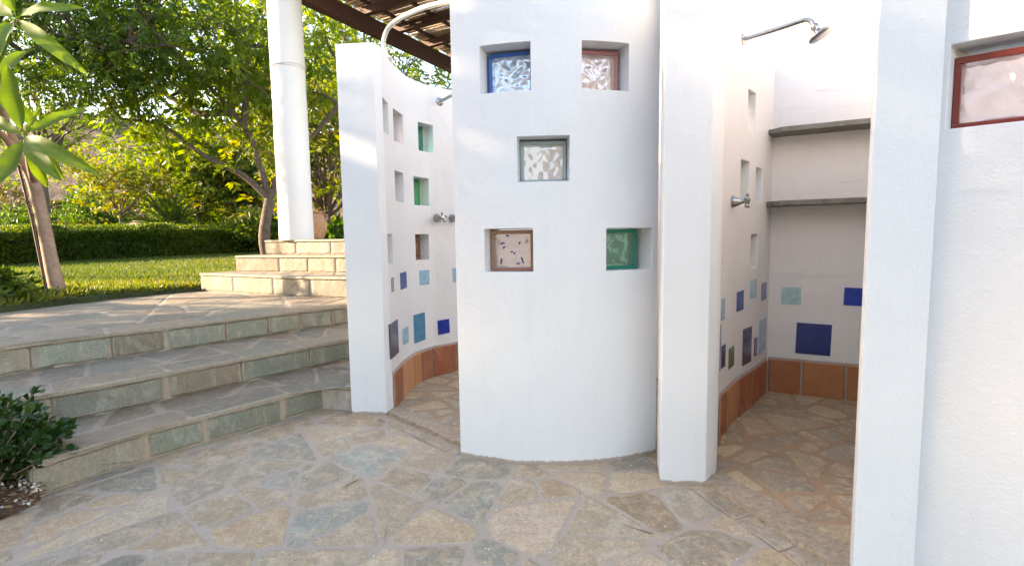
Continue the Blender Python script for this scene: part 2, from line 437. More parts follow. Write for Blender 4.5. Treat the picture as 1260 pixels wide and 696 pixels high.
for q, c_ in (([(.74, 2.0), (.82, 2.03), (1.05, 1.38), (.96, 1.34)], (.24, .20, .155)), ([(-.81, 2.90), (-.765, 2.95), (-.245, 2.43), (-.29, 2.37)], (.25, .215, .17))):
    pol = []; A_, B_, C_, D_ = [Vector(p) for p in q]
    for t0_, t1_ in ((0, .33), (.33, .62), (.62, 1)): pol.append([tuple(A_.lerp(D_, t0_)), tuple(B_.lerp(C_, t0_)), tuple(B_.lerp(C_, t1_)), tuple(A_.lerp(D_, t1_))])
    add_stones(mb, pol, [c_], .002, .014, flat(.005), .002, rng=r, rnd=.08, wob=.0015)
tag(mb.build('paving_border', M_pave, recalc=False), kind='structure')

# ------------------------------------------------------------------ lower steps and terrace
zs = [.157, .323, .495]
S1 = [(-2.01, 2.02), (-1.86, 2.315), (-1.55, 2.69), (-1.207, 3.10)]
S2 = [(-3.9, .95), (-2.9, 1.93), (-2.18, 2.60), (-2.0, 2.84), (-1.71, 3.195), (-1.28, 3.705), (-.97, 4.06)]
S3 = [(-4.6, .95), (-3.6, 2.0), (-2.9, 2.78), (-2.73, 3.01), (-2.36, 3.385), (-1.80, 4.03), (-1.48, 4.34), (-.97, 4.80)]
stair = empty('stone_staircase', (-1.9, 2.6, 0), 'three wide low grey green slate steps rising from the patio to the terrace', 'steps')
def local(o, par):
    o.matrix_parent_inverse = Matrix.Translation(-Vector(par.location))
    return o
def plen(P):
    s = [0]
    for i in range(len(P)-1): s.append(s[-1]+math.dist(P[i], P[i+1]))
    return s
def pat(P, S, s):
    s = min(max(s, 0), S[-1]-1e-6)
    i = max(k for k in range(len(S)-1) if S[k] <= s); t = (s-S[i])/(S[i+1]-S[i])
    a, b = Vector(P[i]), Vector(P[i+1]); tg = (b-a).normalized()
    return a.lerp(b, t), tg
def offs(P, d):
    out = []
    for i in range(len(P)):
        a = Vector(P[max(i-1, 0)]); b = Vector(P[min(i+1, len(P)-1)]); t = (b-a).normalized()
        out.append((P[i][0]+t.y*d, P[i][1]-t.x*d))
    return out
def riser(name, P, z0, z1, par, pal, seed, lo=.24, hi=.50, mat=None, cap=.022):
    """stone faced riser along P; outward is the right hand side of the direction"""
    S = plen(P); r = np.random.default_rng(seed); mb = MB(); n = 60
    for i in range(n+1):   # mortar backing
        p, t = pat(P, S, S[-1]*i/n)
        for z in (z0-.01, z1-cap): mb.v.append((p.x, p.y, z)); mb.c.append((.3,)*3); mb.e.append(-1)
    for i in range(n): mb.f.append((2*i, 2*i+2, 2*i+3, 2*i+1))
    s = -.05; polys = []
    while s < S[-1]:
        L = r.uniform(lo, hi); polys.append([(s, z0+.004), (s+L, z0+.004), (s+L, z1-cap-.003), (s, z1-cap-.003)]); s += L
    def fm(s, z, h):
        p, t = pat(P, S, s); return (p.x+t.y*h, p.y-t.x*h, z)
    add_stones(mb, polys, pal, .006, .022, fm, .008, wob=.002, rnd=.12, rng=r, jit=.14)
    return local(mb.build(name, mat or M_slate, par, recalc=False), par)
def tread(name, front, back, z, par, pal, seed, cap=.022, over=.018, target=.10, mat=None, slabw=.24):
    """front polyline slabs with nosing, then paving stones to the back line"""
    r = np.random.default_rng(seed); mb = MB()
    F = offs(front, over); S = plen(F)
    poly = F + back[::-1]
    sheet(mb, poly, z-.004)
    # nosing strip body
    n = 70
    st = len(mb.v)
    for i in range(n+1):
        p, t = pat(F, S, S[-1]*i/n); jx = r.normal(0, .0018)
        for (dd, zz) in ((0, z-cap), (0+jx, z-.003), (-.006, z+.0015), (-.05, z+.001)):
            mb.v.append((p.x+t.y*dd, p.y-t.x*dd, zz)); mb.c.append((.36, .33, .27)); mb.e.append(.45)
    for i in range(n):
        for j in range(3): mb.f.append((st+4*i+j, st+4*(i+1)+j, st+4*(i+1)+j+1, st+4*i+j+1))
    # under lip
    st = len(mb.v)
    for i in range(n+1):
        p, t = pat(F, S, S[-1]*i/n)
        for dd in (0, -over-.004): mb.v.append((p.x+t.y*dd, p.y-t.x*dd, z-cap)); mb.c.append((.3, .27, .22)); mb.e.append(-1)
    for i in range(n): mb.f.append((st+2*i, st+2*i+1, st+2*i+3, st+2*i+2))
    polys = []; s = 0
    while s < S[-1]:
        L = r.uniform(.35, .75); a, ta = pat(F, S, s); b, tb = pat(F, S, min(s+L, S[-1]))
        wdt = slabw*r.uniform(.85, 1.1)
        polys.append([(a.x, a.y), (b.x, b.y), (b.x-tb.y*wdt, b.y+tb.x*wdt), (a.x-ta.y*wdt, a.y+ta.x*wdt)]); s += L
    add_stones(mb, polys, pal, .003, .02, flat(z-.0015), .004, wob=.0012, rnd=.05, rng=r)
    # remaining field
    fld = offs(front, over-slabw); SF = plen(fld)
    B = list(back); SB = plen(B)
    polys = []; m_ = max(2, int(SF[-1]/.9))
    for i in range(m_):
        a, _ = pat(fld, SF, SF[-1]*i/m_); b, _ = pat(fld, SF, SF[-1]*(i+1)/m_)
        c, _ = pat(B, SB, SB[-1]*(i+1)/m_); d, _ = pat(B, SB, SB[-1]*i/m_)
        split([tuple(a), tuple(b), tuple(c), tuple(d)], target, polys, r)
    add_stones(mb, polys, pal, .008, .035, flat(z-.003), .004, rng=r)
    return local(mb.build(name, mat or M_tread, par, recalc=False), par)
SL = [(.19, .24, .205), (.22, .25, .215), (.15, .20, .175), (.20, .25, .22), (.27, .26, .21), (.13, .175, .155), (.31, .265, .19)]
TR = [(.165, .18, .155), (.15, .175, .155), (.21, .19, .15), (.24, .20, .15), (.16, .16, .135), (.20, .19, .155)]
riser('riser', S1, 0, zs[0], stair, SL, 31)
tread('tread', S1 + [(-.97, 3.06)], [(-2.47, 2.36), (-2.15, 2.66), (-1.7, 3.22), (-1.25, 3.73), (-.97, 4.08)], zs[0], stair, TR, 41, target=.09)
riser('side_riser', [(-2.46, 2.37), (-2.01, 2.02)], 0, zs[0], stair, SL, 35)
riser('riser', S2, zs[0], zs[1], stair, SL, 32)
tread('tread', S2, [(-4.6, 1.0), (-3.6, 2.05), (-2.9, 2.83), (-2.36, 3.44), (-1.80, 4.08), (-.97, 4.82)], zs[1], stair, TR, 42, target=.11)
riser('riser', S3, zs[1], zs[2], stair, SL, 33)
mb = MB(); n = 12
mb.prism([(-1.222, 3.095), (-.96, 3.055), (-.96, 3.5), (-1.2, 3.5)], -.01, zs[0]-.026)
local(mb.build('corner_block', M_cement if False else simple('mortar_corner', (.40, .34, .29), .85, nscale=14, var=.3, bmp=.7, bd=.01), stair, bevel=.012), stair)
terr = tread('terrace', S3, [(-4.75, 1.0), (-4.5, 3.2), (-4.28, 4.25), (-4.1, 5.05), (-3.86, 5.54), (-3.58, 5.9), (-2.2, 5.25), (-.97, 4.95)], zs[2], stair, TR, 43, target=.22)
terr.parent = None; terr.matrix_parent_inverse = Matrix.Identity(4); tag(terr, kind='structure')
# earth and masonry under the steps
mb = MB()
mb.prism([(-4.6, .9)] + S3[1:] + [(-.97, 6.3), (-4.2, 6.3), (-4.75, 1.0)], -.1, zs[2]-.012)
mb.prism([(-3.9, .9)] + S2[1:] + [(-.98, 5), (-4.2, 4)], -.1, zs[1]-.012)
tag(mb.build('terrace_base', simple('mortar_base', (.30, .26, .21), .9, nscale=20)), kind='structure')

# upper steps
up = empty('stone_staircase', (-2.6, 5.6, zs[2]), 'three sunlit pale stone steps climbing to the white column beyond the terrace', 'steps')
U = [([(-3.60, 5.83), (-2.17, 5.07), (-1.62, 4.865), (-.97, 4.66)], zs[2], .70),
     ([(-3.29, 6.03), (-1.83, 5.48), (-.97, 5.2)], .70, .89),
     ([(-3.10, 6.375), (-1.95, 5.90), (-.97, 5.55)], .89, 1.068)]
WS = [(.22, .195, .16), (.21, .21, .18), (.17, .185, .16), (.24, .21, .165), (.20, .165, .13)]
M_upr = stone_mat('pale_step_stone', (.24, .205, .165), .18, tan=.3)
for k, (P, a, b) in enumerate(U):
    riser('riser', P, a, b, up, WS, 50+k, .26, .75, M_upr, cap=.02)
    L0 = Vector(P[0]); side = Vector((.42, .90))
    e = L0+side*.9
    riser('side_riser', [(e.x, e.y), tuple(L0)], a, b, up, WS, 60+k, .28, .5, M_upr, cap=.02)
    if k < 2:
        nx = U[k+1][0]; bk = [(nx[0][0]-.03+.0, nx[0][1]+.35), (nx[0][0], nx[0][1]+.02)] + [(p[0], p[1]+.03) for p in nx[1:]]
        tread('tread', P, [(P[0][0]+.38, P[0][1]+.8)] + bk[1:], b, up, WS, 70+k, cap=.02, target=.08, mat=M_upr, slabw=.2)
tread('landing', U[2][0], [(-3.5, 9.4), (-.97, 9.4)], 1.068, up, WS, 79, cap=.02, target=.15, mat=M_upr, slabw=.3)
mb = MB()
for k, (P, a, b) in enumerate(U):
    q = .004*k
    mb.prism([(P[0][0]+.005+q, P[0][1]+.01)] + [(x, y+.012) for x, y in P[1:]] + [(-.96+q, 9.3), (P[0][0]+.2 if k == 2 else P[0][0]+.35, 9.3 if k == 2 else P[0][1]+.8)], a-.05, b-.014)
local(mb.build('masonry', simple('mortar_core', (.36, .31, .25), .9, nscale=20), up), up)

# ------------------------------------------------------------------ walls with openings
class Wall:
    def __init__(s, F, B, z1, top=None):
        s.F = F; s.B = B; s.S = plen(F); s.z1 = z1; s.top = top or (lambda q: z1)
    def fp(s, q): return pat(s.F, s.S, q)
    def bp(s, q):
        q = min(max(q, 0), s.S[-1]-1e-6); i = max(k for k in range(len(s.S)-1) if s.S[k] <= q); t = (q-s.S[i])/(s.S[i+1]-s.S[i])
        return Vector(s.B[i]).lerp(Vector(s.B[i+1]), t)
    def mesh(s, name, mat, par, holes, bevel=.012, z0=-.05, fine=.06, inner=None):
        qs = set(np.round(np.arange(0, s.S[-1], fine), 4)) | set(s.S)
        zz = {z0, s.z1} | set(np.round(np.arange(.0, s.z1, .2), 3))
        for h in holes: qs |= {h[0], h[1]}; zz |= {h[2], h[3]}
        def thin(v, keep):
            v = sorted(v); o = [v[0]]
            for x in v[1:]:
                if x-o[-1] < .012:
                    if x in keep: o[-1] = x if o[-1] not in keep else o[-1]
                    if o[-1] != x and x in keep: o.append(x)
                else: o.append(x)
            return o
        kq = set(s.S) | {h[i] for h in holes for i in (0, 1)}; kz = {z0, s.z1} | {h[i] for h in holes for i in (2, 3)}
        qs = thin(qs, kq); zz = thin(zz, kz); nq, nz = len(qs), len(zz)
        mb = MB(); idx = {}
        def V(i, j, side):
            key = (i, j, side)
            if key not in idx:
                idx[key] = len(mb.v); p = s.fp(qs[i])[0] if side == 0 else s.bp(qs[i])
                z = zz[j] if j < nz-1 else s.top(qs[i]); mb.v.append((p.x, p.y, z))
            return idx[key]
        def hole(i, j):
            if i < 0 or j < 0 or i >= nq-1 or j >= nz-1: return None
            a, b = (qs[i]+qs[i+1])/2, (zz[j]+zz[j+1])/2
            return any(h[0] < a < h[1] and h[2] < b < h[3] for h in holes)
        for i in range(nq-1):
            for j in range(nz-1):
                if hole(i, j): continue
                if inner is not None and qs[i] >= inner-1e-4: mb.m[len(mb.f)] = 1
                mb.f.append((V(i, j, 0), V(i+1, j, 0), V(i+1, j+1, 0), V(i, j+1, 0)))
                mb.f.append((V(i, j, 1), V(i, j+1, 1), V(i+1, j+1, 1), V(i+1, j, 1)))
                for di, dj, a, b in ((-1, 0, (i, j), (i, j+1)), (1, 0, (i+1, j+1), (i+1, j)), (0, -1, (i+1, j), (i, j)), (0, 1, (i, j+1), (i+1, j+1))):
                    if hole(i+di, j+dj) is not False:
                        mb.f.append((V(*a, 0), V(*a, 1), V(*b, 1), V(*b, 0)))
        o = mb.build(name, mat, par, smooth=True, bevel=bevel, angle=32, bseg=3, merge=True)
        if inner is not None: o.data.materials.append(M_inner_warmlit)
        return o
    def frame(s, q, z, d=0):
        """4x4 matrix: x along wall, y up, z out of the front face; d = depth behind the face"""
        p, t = s.fp(q); b = s.bp(q); n = (Vector(p)-Vector(b)); n = Vector((t.y, -t.x)) if n.dot(Vector((t.y, -t.x))) > 0 else Vector((-t.y, t.x))
        p = p - n*d
        M = Matrix.Identity(4)
        ax = (Vector((t.x, t.y, 0)), Vector((0, 0, 1)), Vector((n.x, n.y, 0)))
        for c in range(3):
            for r_ in range(3): M[r_][c] = ax[c][r_]
        M[0][3], M[1][3], M[2][3] = p.x, p.y, z
        return M
def wavy(n, seed, amp):
    r = np.random.default_rng(seed); g = np.linspace(-1, 1, n); X, Y = np.meshgrid(g, g); H = np.zeros_like(X)
    pts = r.uniform(-1.1, 1.1, (13, 2)); 
    Xw = X+.12*np.sin(4*Y+seed); Yw = Y+.12*np.sin(5*X+seed)
    d = np.sort(np.stack([np.hypot(Xw-p[0], Yw-p[1]) for p in pts]), 0)
    H = np.minimum(d[1]-d[0], .35)*1.2 - d[0]*.5
    H += .12*np.sin(9*X+3*Y+seed)*np.sin(7*Y-2*X)
    H *= amp; fade = np.clip((1-np.maximum(abs(X), abs(Y)))/.12, 0, 1); return X, Y, H*fade
def glass_block(wall, par, q, z, w_, h_, d, fcol, pcol, seed, label, t=.08, amp=.0055):
    M = wall.frame(q, z, d)
    mb = MB(); fr = .018
    # ring frame made of four bars butted together
    for (cx, cy, sx, sy) in ((0, h_/2-fr/2, w_, fr), (0, -h_/2+fr/2, w_, fr), (-w_/2+fr/2, 0, fr, h_-2*fr), (w_/2-fr/2, 0, fr, h_-2*fr)):
        n = len(mb.v); mb.box((cx, cy, -t/2), (sx, sy, t))
    mb.v = [tuple(M @ Vector(v)) for v in mb.v]
    o = local(mb.build('glass_block', glassy('coloured_glass_rim', fcol, .12, .16), par, bevel=.003), par); tag(o, label)
    n = 36; X, Y, H = wavy(n, seed, amp); mb = MB(); iw, ih = (w_-2*fr)/2+.001, (h_-2*fr)/2+.001
    for side in (0, 1):
        for i in range(n):
            for j in range(n):
                zf = (-.006+H[i, j]) if side == 0 else (-t+.006-H[i, n-1-j])
                mb.v.append(tuple(M @ Vector((X[i, j]*iw, Y[i, j]*ih, zf))))
    nn = n*n
    for i in range(n-1):
        for j in range(n-1):
            a = i*n+j; mb.f.append((a, a+1, a+n+1, a+n)); mb.f.append((nn+a, nn+a+n, nn+a+n+1, nn+a+1))
    for i in range(n-1):
        for (a, b) in ((i, i+1), (nn-n+i+1, nn-n+i), ((i+1)*n, i*n), (i*n+n-1, (i+1)*n+n-1)):
            mb.f.append((a, a+nn, b+nn, b))
    p = mb.build('glass_pane', glassy('rippled_glass', pcol, .78, .15), o, smooth=True, angle=60)
    p.matrix_parent_inverse = Matrix.Translation(-Vector(par.location))
    p.matrix_parent_inverse = o.matrix_parent_inverse.inverted() @ o.matrix_parent_inverse if False else Matrix.Translation(Vector((0, 0, 0)))
    return o
def acc_tile(wall, par, a, b, z0, z1, col, label):
    M = wall.frame((a+b)/2, (z0+z1)/2, 0); mb = MB(); h_ = hash(label) if False else sum(map(ord, label)); tilt = Matrix.Rotation(math.radians((h_ % 7-3)*.5), 3, 'Z') @ Matrix.Rotation(math.radians((h_ % 5-2)*.35), 3, 'Y')
    mb.box((0, 0, -.001), (b-a, z1-z0, .011), tilt); mb.v = [tuple(M @ Vector(v)) for v in mb.v]
    o = local(mb.build('accent_tile', accent(col), par, bevel=.0015), par); return tag(o, label)
def skirting(wall, par, qs, h, seed):
    r = np.random.default_rng(seed); mb = MB(); T_ = [(.50, .19, .075), (.55, .24, .095), (.42, .14, .055)] if seed == 7 else [(.34, .10, .045), (.46, .18, .07), (.26, .07, .035), (.48, .22, .10), (.38, .12, .05), (.30, .085, .04)]
    S = wall.S; q = qs[0]; n = int((qs[-1]-qs[0])/.03); st = 0
    def fm(q, z, hh):
        M = wall.frame(q, z, -.004-hh); return tuple(M.translation)
    for i in range(n+1):
        qq = qs[0]+(qs[-1]-qs[0])*i/n
        for z, hh in ((-.01, 0), (h+.002, 0), (h+.006, -.004)): mb.v.append(fm(qq, z, hh)); mb.c.append((.3,)*3); mb.e.append(-.5)
    for i in range(n):
        for j in (0, 1): mb.f.append((3*i+j, 3*i+3+j, 3*i+4+j, 3*i+1+j))
    polys = [[(a, .004), (b, .004), (b, h), (a, h)] for a, b in zip(qs[:-1], qs[1:])]
    add_stones(mb, polys, T_, .004, .009, fm, .008, wob=.0008, rnd=.03, rng=r, jit=.15)
    return local(mb.build('tile_skirting', M_tile, par, recalc=False), par)

BLUE = (.03, .12, .42); PINKG = (.42, .17, .17); GREYG = (.25, .33, .34); BROWNG = (.30, .15, .11); GRNG = (.005, .24, .15); REDG = (.25, .055, .045)
# --- central curved wall
arc = [(0.215+1.04*math.sin(a), 3.303-1.04*math.cos(a)) for a in np.linspace(-.478, .474, 25)]
arcb = [(0.215+.84*math.sin(a), 3.303-.84*math.cos(a)) for a in np.linspace(-.478, .474, 25)]
W0 = Wall(arc, arcb, 2.30)
c0 = empty('curved_wall', (.2, 2.36, 0), 'white convex plastered wall with five coloured glass blocks standing between the two showers', 'wall')
H0 = [(.145, .377, 1.70, 1.905), (.600, .821, 1.70, 1.905), (.311, .545, 1.305, 1.503), (.151, .379, .902, 1.10), (.713, .955, .902, 1.095)]
local(W0.mesh('wall_body', M_white, c0, H0, bevel=.006), c0)
glass_block(W0, c0, .272, 1.7975, .212, .193, .082, BLUE, (.74, .85, .96), 1, 'cobalt blue rimmed block')
glass_block(W0, c0, .700, 1.7975, .200, .193, .082, PINKG, (.95, .82, .78), 2, 'dusky pink rimmed block')
glass_block(W0, c0, .428, 1.40, .212, .192, .080, GREYG, (.90, .92, .91), 3, 'clear grey rimmed block')
brown_block = glass_block(W0, c0, .265, .998, .212, .192, .075, BROWNG, (.80, .66, .61), 4, 'brown rimmed block with dark blue flecks')
glass_block(W0, c0, .817, .997, .204, .19, .085, GRNG, (.30, .58, .46), 5, 'emerald green rimmed block')
M = W0.frame(.265, .998, .075)
for (x, y, a, l) in ((-.045, .035, .3, .020), (.038, .036, .9, .012), (-.052, -.05, 1.4, .026), (.05, -.045, 1.9, .030), (0, -.005, .2, .01), (-.038, .015, .7, .014), (.03, -.06, .4, .014), (-.02, .07, .2, .012), (.012, -.012, 1.3, .010)):
    R = Matrix.Rotation(a, 3, 'Z'); mb = MB(); mb.box((x, y, -.002), (l, .006, .008), R)
    mb.v = [tuple(M @ Vector(v)) for v in mb.v]
    mb.build('glass_fleck', accent((.01, .015, .12)), brown_block, bevel=.001)

# --- left shower wall (end faces the camera, then curves back)
w1 = [(-.768, 2.962), (-.742, 3.03), (-.74, 3.12), (-.739, 3.325), (-.705, 3.566), (-.665, 3.66), (-.60, 3.766), (-.443, 3.908), (.3, 4.58)]
w1b = [(-.987, 2.985), (-.975, 3.06), (-.965, 3.14), (-.96, 3.35), (-.925, 3.63), (-.87, 3.76), (-.76, 3.92), (-.60, 4.07), (.15, 4.74)]
W1 = Wall(w1, w1b, 2.17)
off = -0.0
c1 = empty('curved_wall', (-.86, 3.2, 0), 'white curved shower wall at the head of the steps, its square end facing the patio', 'wall')
H1 = [(.075, .205, 1.69, 1.885), (.326, .520, 1.69, 1.89), (.735, .885, 1.69, 1.89), (.314, .495, 1.305, 1.50), (.663, .833, 1.30, 1.50), (.075, .19, .905, 1.09), (.661, .818, .905, 1.093)]
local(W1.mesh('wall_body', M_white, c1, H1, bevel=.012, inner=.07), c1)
cols = [((.35, .5, .45), (.85, .93, .9), 'pale green block near the wall end'), (PINKG, (.97, .86, .84), 'pink block near the wall end'), ((.0, .25, .20), (.15, .6, .5), 'deep teal green block'), ((.4, .45, .48), (.88, .9, .92), 'clear block'), ((.02, .35, .15), (.3, .75, .5), 'leaf green block'), ((.4, .45, .48), (.88, .9, .92), 'clear block near the wall end'), (BROWNG, (.5, .33, .3), 'purplish brown block')]
for k, (h, c) in enumerate(zip(H1, cols)):
    glass_block(W1, c1, (h[0]+h[1])/2, (h[2]+h[3])/2, h[1]-h[0]-.004, h[3]-h[2]-.004, .085, c[0], c[1], 20+k, c[2])
DB = (.02, .05, .22); LB = (.25, .42, .52); TL = (.06, .20, .31); SLT = (.07, .07, .11); RB = (.01, .03, .26); PB = (.33, .48, .53); MG = (.10, .15, .06)
for a, b, z0, z1, c, l in ((.12, .175, .735, .825, (.2, .2, .18), 'narrow olive grey tile'), (.365, .478, .727, .838, DB, 'dark blue tile'), (.70, .806, .724, .831, LB, 'light blue tile in the upper row'), (1.03, 1.14, .722, .83, LB, 'light blue tile beside the central wall'),
                       (.052, .232, .335, .55, SLT, 'large slate violet tile'), (.375, .483, .351, .461, LB, 'small light blue tile in the lower row'), (.598, .80, .315, .52, TL, 'large teal blue tile'), (.878, .985, .33, .44, RB, 'royal blue tile')):
    acc_tile(W1, c1, a, b, z0, z1, c, l)
skirting(W1, c1, [.075, .30, .56, .68, .805, 1.04, 1.25, 1.46, 1.67, 1.88], .245, 5)

# --- second pier and shower wall
w2 = [(.806, 2.045), (.888, 2.137), (1.040, 2.490), (1.057, 2.526), (1.251, 2.785), (1.444, 2.996), (1.682, 3.283)]
w2b = [(.619, 2.065), (.66, 2.25), (.83, 2.60), (.87, 2.66), (1.08, 2.90), (1.29, 3.12), (1.54, 3.42)]
W2 = Wall(w2, w2b, 2.17, top=lambda q: 2.165-.065*q/1.5)
c2 = empty('curved_wall', (.72, 2.1, 0), 'white pier and curved shower wall to the right of the central glass block wall', 'wall')
H2 = [(.975, 1.11, 1.64, 1.855), (.885, 1.03, 1.255, 1.465), (1.144, 1.288, 1.25, 1.448), (1.089, 1.22, .86, 1.055)]
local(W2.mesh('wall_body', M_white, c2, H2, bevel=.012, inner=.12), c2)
cc = [((.5, .52, .5), (.95, .95, .95), 'clear block up high'), ((.35, .45, .25), (.92, .95, .9), 'pale green tinted block'), ((.45, .47, .5), (.93, .94, .96), 'clear block by the back corner'), ((.4, .5, .45), (.85, .93, .9), 'pale aqua block below the tap')]
for k, (h, c) in enumerate(zip(H2, cc)):
    glass_block(W2, c2, (h[0]+h[1])/2, (h[2]+h[3])/2, h[1]-h[0]-.004, h[3]-h[2]-.004, .07, c[0], c[1], 40+k, c[2], t=.07)
for a, b, z0, z1, c, l in ((.50, .60, .625, .735, LB, 'light blue tile near the pier'), (.865, .972, .63, .74, DB, 'dark blue tile'), (1.087, 1.195, .678, .788, PB, 'pale aqua tile'), (1.342, 1.45, .64, .75, (.10, .10, .28), 'violet blue tile by the corner'),
                       (.40, .52, .40, .61, (.16, .22, .28), 'large grey blue tile at the pier'), (.565, .635, .372, .49, (.03, .03, .10), 'narrow navy tile'), (.715, .825, .335, .447, MG, 'olive green tile'), (.985, 1.14, .297, .512, SLT, 'large plum grey tile'), (1.205, 1.265, .312, .425, (.06, .03, .15), 'narrow purple tile'), (1.30, 1.482, .308, .522, (.28, .40, .48), 'large light blue tile by the corner')):
    acc_tile(W2, c2, a, b, z0, z1, c, l)
skirting(W2, c2, [.42, .55, .67, .79, .91, 1.03, 1.15, 1.27, 1.39, 1.497], .245, 6)

# --- tall back wall of the right shower
bw = [(.85, 3.713), (1.682, 3.283), (2.154, 3.039), (3.6, 2.292)]
dn = Vector((.46, .888))*.24
W3 = Wall(bw, [(x+dn.x, y+dn.y) for x, y in bw], 3.3)
s0 = W3.S[1]
c3 = empty('back_wall', (2.0, 3.2, 0), 'tall board marked white wall behind the two slate shelves', 'wall')
local(W3.mesh('wall_body', M_back, c3, [], bevel=.01), c3)
for a, b, z0, z1, c, l in ((.076, .184, .605, .715, (.33, .50, .52), 'pale aqua tile'), (.415, .525, .612, .722, (.01, .04, .33), 'small royal blue tile'), (.165, .358, .287, .487, (.01, .025, .16), 'large navy blue tile')):
    acc_tile(W3, c3, s0+a, s0+b, z0, z1, c, l)
skirting(W3, c3, [s0+x for x in (.008, .203, .443, .66, .88, 1.1, 1.3)], .245, 7)

# --- right pier and the wall with the red window
w4 = [(1.004, 1.42), (1.17, 1.40), (1.182, 1.446), (1.995, .785), (2.92, .17)]
w4b = [(1.05, 1.50), (1.19, 1.58), (1.33, 1.56), (2.10, .92), (3.0, .35)]
W4 = Wall(w4, w4b, 2.17)
c4 = empty('curved_wall', (1.1, 1.45, 0), 'rough white wall and pier at the right edge holding a red rimmed glass block', 'wall')
sW = W4.S[2]
H4 = [(sW+.032, sW+.265, 1.340, 1.565)]
local(W4.mesh('wall_body', M_rough, c4, H4, bevel=.014), c4)
glass_block(W4, c4, sW+.152, 1.440, .216, .198, .045, REDG, (.97, .76, .71), 61, 'red rimmed block', amp=.010)
w5 = [(1.005, 1.425), (1.14, 1.612), (1.5, 1.95), (2.0, 2.35), (2.75, 2.72)]
w5b = [(1.16, 1.42), (1.32, 1.50), (1.62, 1.79), (2.1, 2.18), (2.85, 2.54)]
W5 = Wall([(x+.004, y+.004) for x, y in w5], w5b, 2.165)
local(W5.mesh('shower_side', M_white, c4, [], bevel=.01), c4)

# ------------------------------------------------------------------ fittings
def fit(name, M, label, cat, group=None):
    o = empty(name, M.translation, label, cat, group); return o
def shower_head(wall, q, z, L, label):
    M = wall.frame(q, z, 0); o = fit('wall_shower', M, label, 'shower head', 'shower heads in the two stalls')
    P = lambda x, y, d: M @ Vector((x, y, d))
    mb = MB(); mb.lathe([(.0, -.002), (.030, 0), (.030, .004), (.016, .010), (.012, .012)], M); local(mb.build('flange', M_chrome, o, smooth=True), o)
    mb = MB(); pts = [P(0, 0, 0), P(0, .012, L*.5), P(0, .024, L-.035), P(0, .024, L-.01), P(0, .012, L+.012), P(0, -.012, L+.024)]
    mb.tube(catmull(pts, 5), .0112, 14); local(mb.build('arm', M_chrome, o, smooth=True, angle=60), o)
    A = P(0, -.010, L+.024); d = (P(0, -1, .55)-P(0, 0, 0)).normalized()
    R = d.to_track_quat('Z', 'Y').to_matrix().to_4x4(); R.translation = A
    mb = MB(); mb.lathe([(q*1.22, w_*1.22) for q, w_ in [(.004, -.004), (.014, 0), (.0165, .008), (.013, .018), (.011, .024), (.018, .030), (.034, .040), (.043, .047), (.045, .052), (.042, .055), (.002, .052)]], R, 28)
    local(mb.build('rose', M_chrome, o, smooth=True, angle=50), o)
def tap(wall, q, z, label):
    M = wall.frame(q, z, 0); o = fit('shower_tap', M, label, 'tap', 'cross handled taps in the shower stalls')
    mb = MB(); mb.lathe([(.001, -.002), (.031, .0), (.032, .006), (.026, .020), (.017, .040), (.012, .052), (.011, .066)], M, 24); local(mb.build('cone', M_chrome, o, smooth=True, angle=50), o)
    mb = MB(); mb.lathe([(.001, .060), (.014, .062), (.017, .070), (.014, .082), (.001, .086)], M, 18)
    for k in range(5):
        a = 2*PI*k/5+.3; u = Vector((math.cos(a), math.sin(a), 0))
        p0, p1 = Vector((0, 0, .073))+u*.008, Vector((0, 0, .073))+u*.030
        mb.tube([M @ p0, M @ p1], [.006, .0048], 10)
        R = M @ Matrix.Translation(Vector((0, 0, .073))+u*.032)
        prof = [(.0098*math.sin(t), -.0098*math.cos(t)) for t in np.linspace(.05, PI-.05, 7)]
        mb.lathe(prof, R, 12)
    local(mb.build('cross_handle', M_chrome, o, smooth=True, angle=50), o)
shower_head(W2, .857, 2.085, .30, 'chrome shower head on a long arm over the right stall')
tap(W2, .715, 1.228, 'chrome cross tap below the glass blocks of the right stall')
shower_head(W1, .95, 2.068, .30, 'shower arm in the left stall, mostly hidden by the central wall')
tap(W1, .895, 1.212, 'left hand chrome cross tap in the left stall')
tap(W1, 1.035, 1.212, 'right hand chrome tap in the left stall, partly behind the central wall')

def shelf(z, label):
    mb = MB(); r = np.random.default_rng(int(z*100)); tv = Vector((.888, -.459)); nv = Vector((-.459, -.888))
    A = Vector((1.682, 3.283)); Dp = .185
    fr = []; n = 14
    for i in range(n+1):
        q = .05+(1.02)*i/n; dd = Dp*(1-.02*math.sin(i*.9))+r.normal(0, .0018)
        fr.append(A+tv*q+nv*dd)
    poly = [A+tv*-.03+nv*-.01, A+tv*1.07+nv*-.01] + fr[::-1] + [A+tv*-.035+nv*.12]
    mb.prism([tuple(p) for p in poly], z, z+.030)
    o = mb.build('wall_shelf', M_shelf, None, bevel=.003, angle=50); tag(o, label, 'shelf', 'slate shelves in the right shower')
shelf(1.668, 'upper dark slate shelf on the back wall of the right shower')
shelf(1.229, 'lower dark slate shelf on the back wall of the right shower')

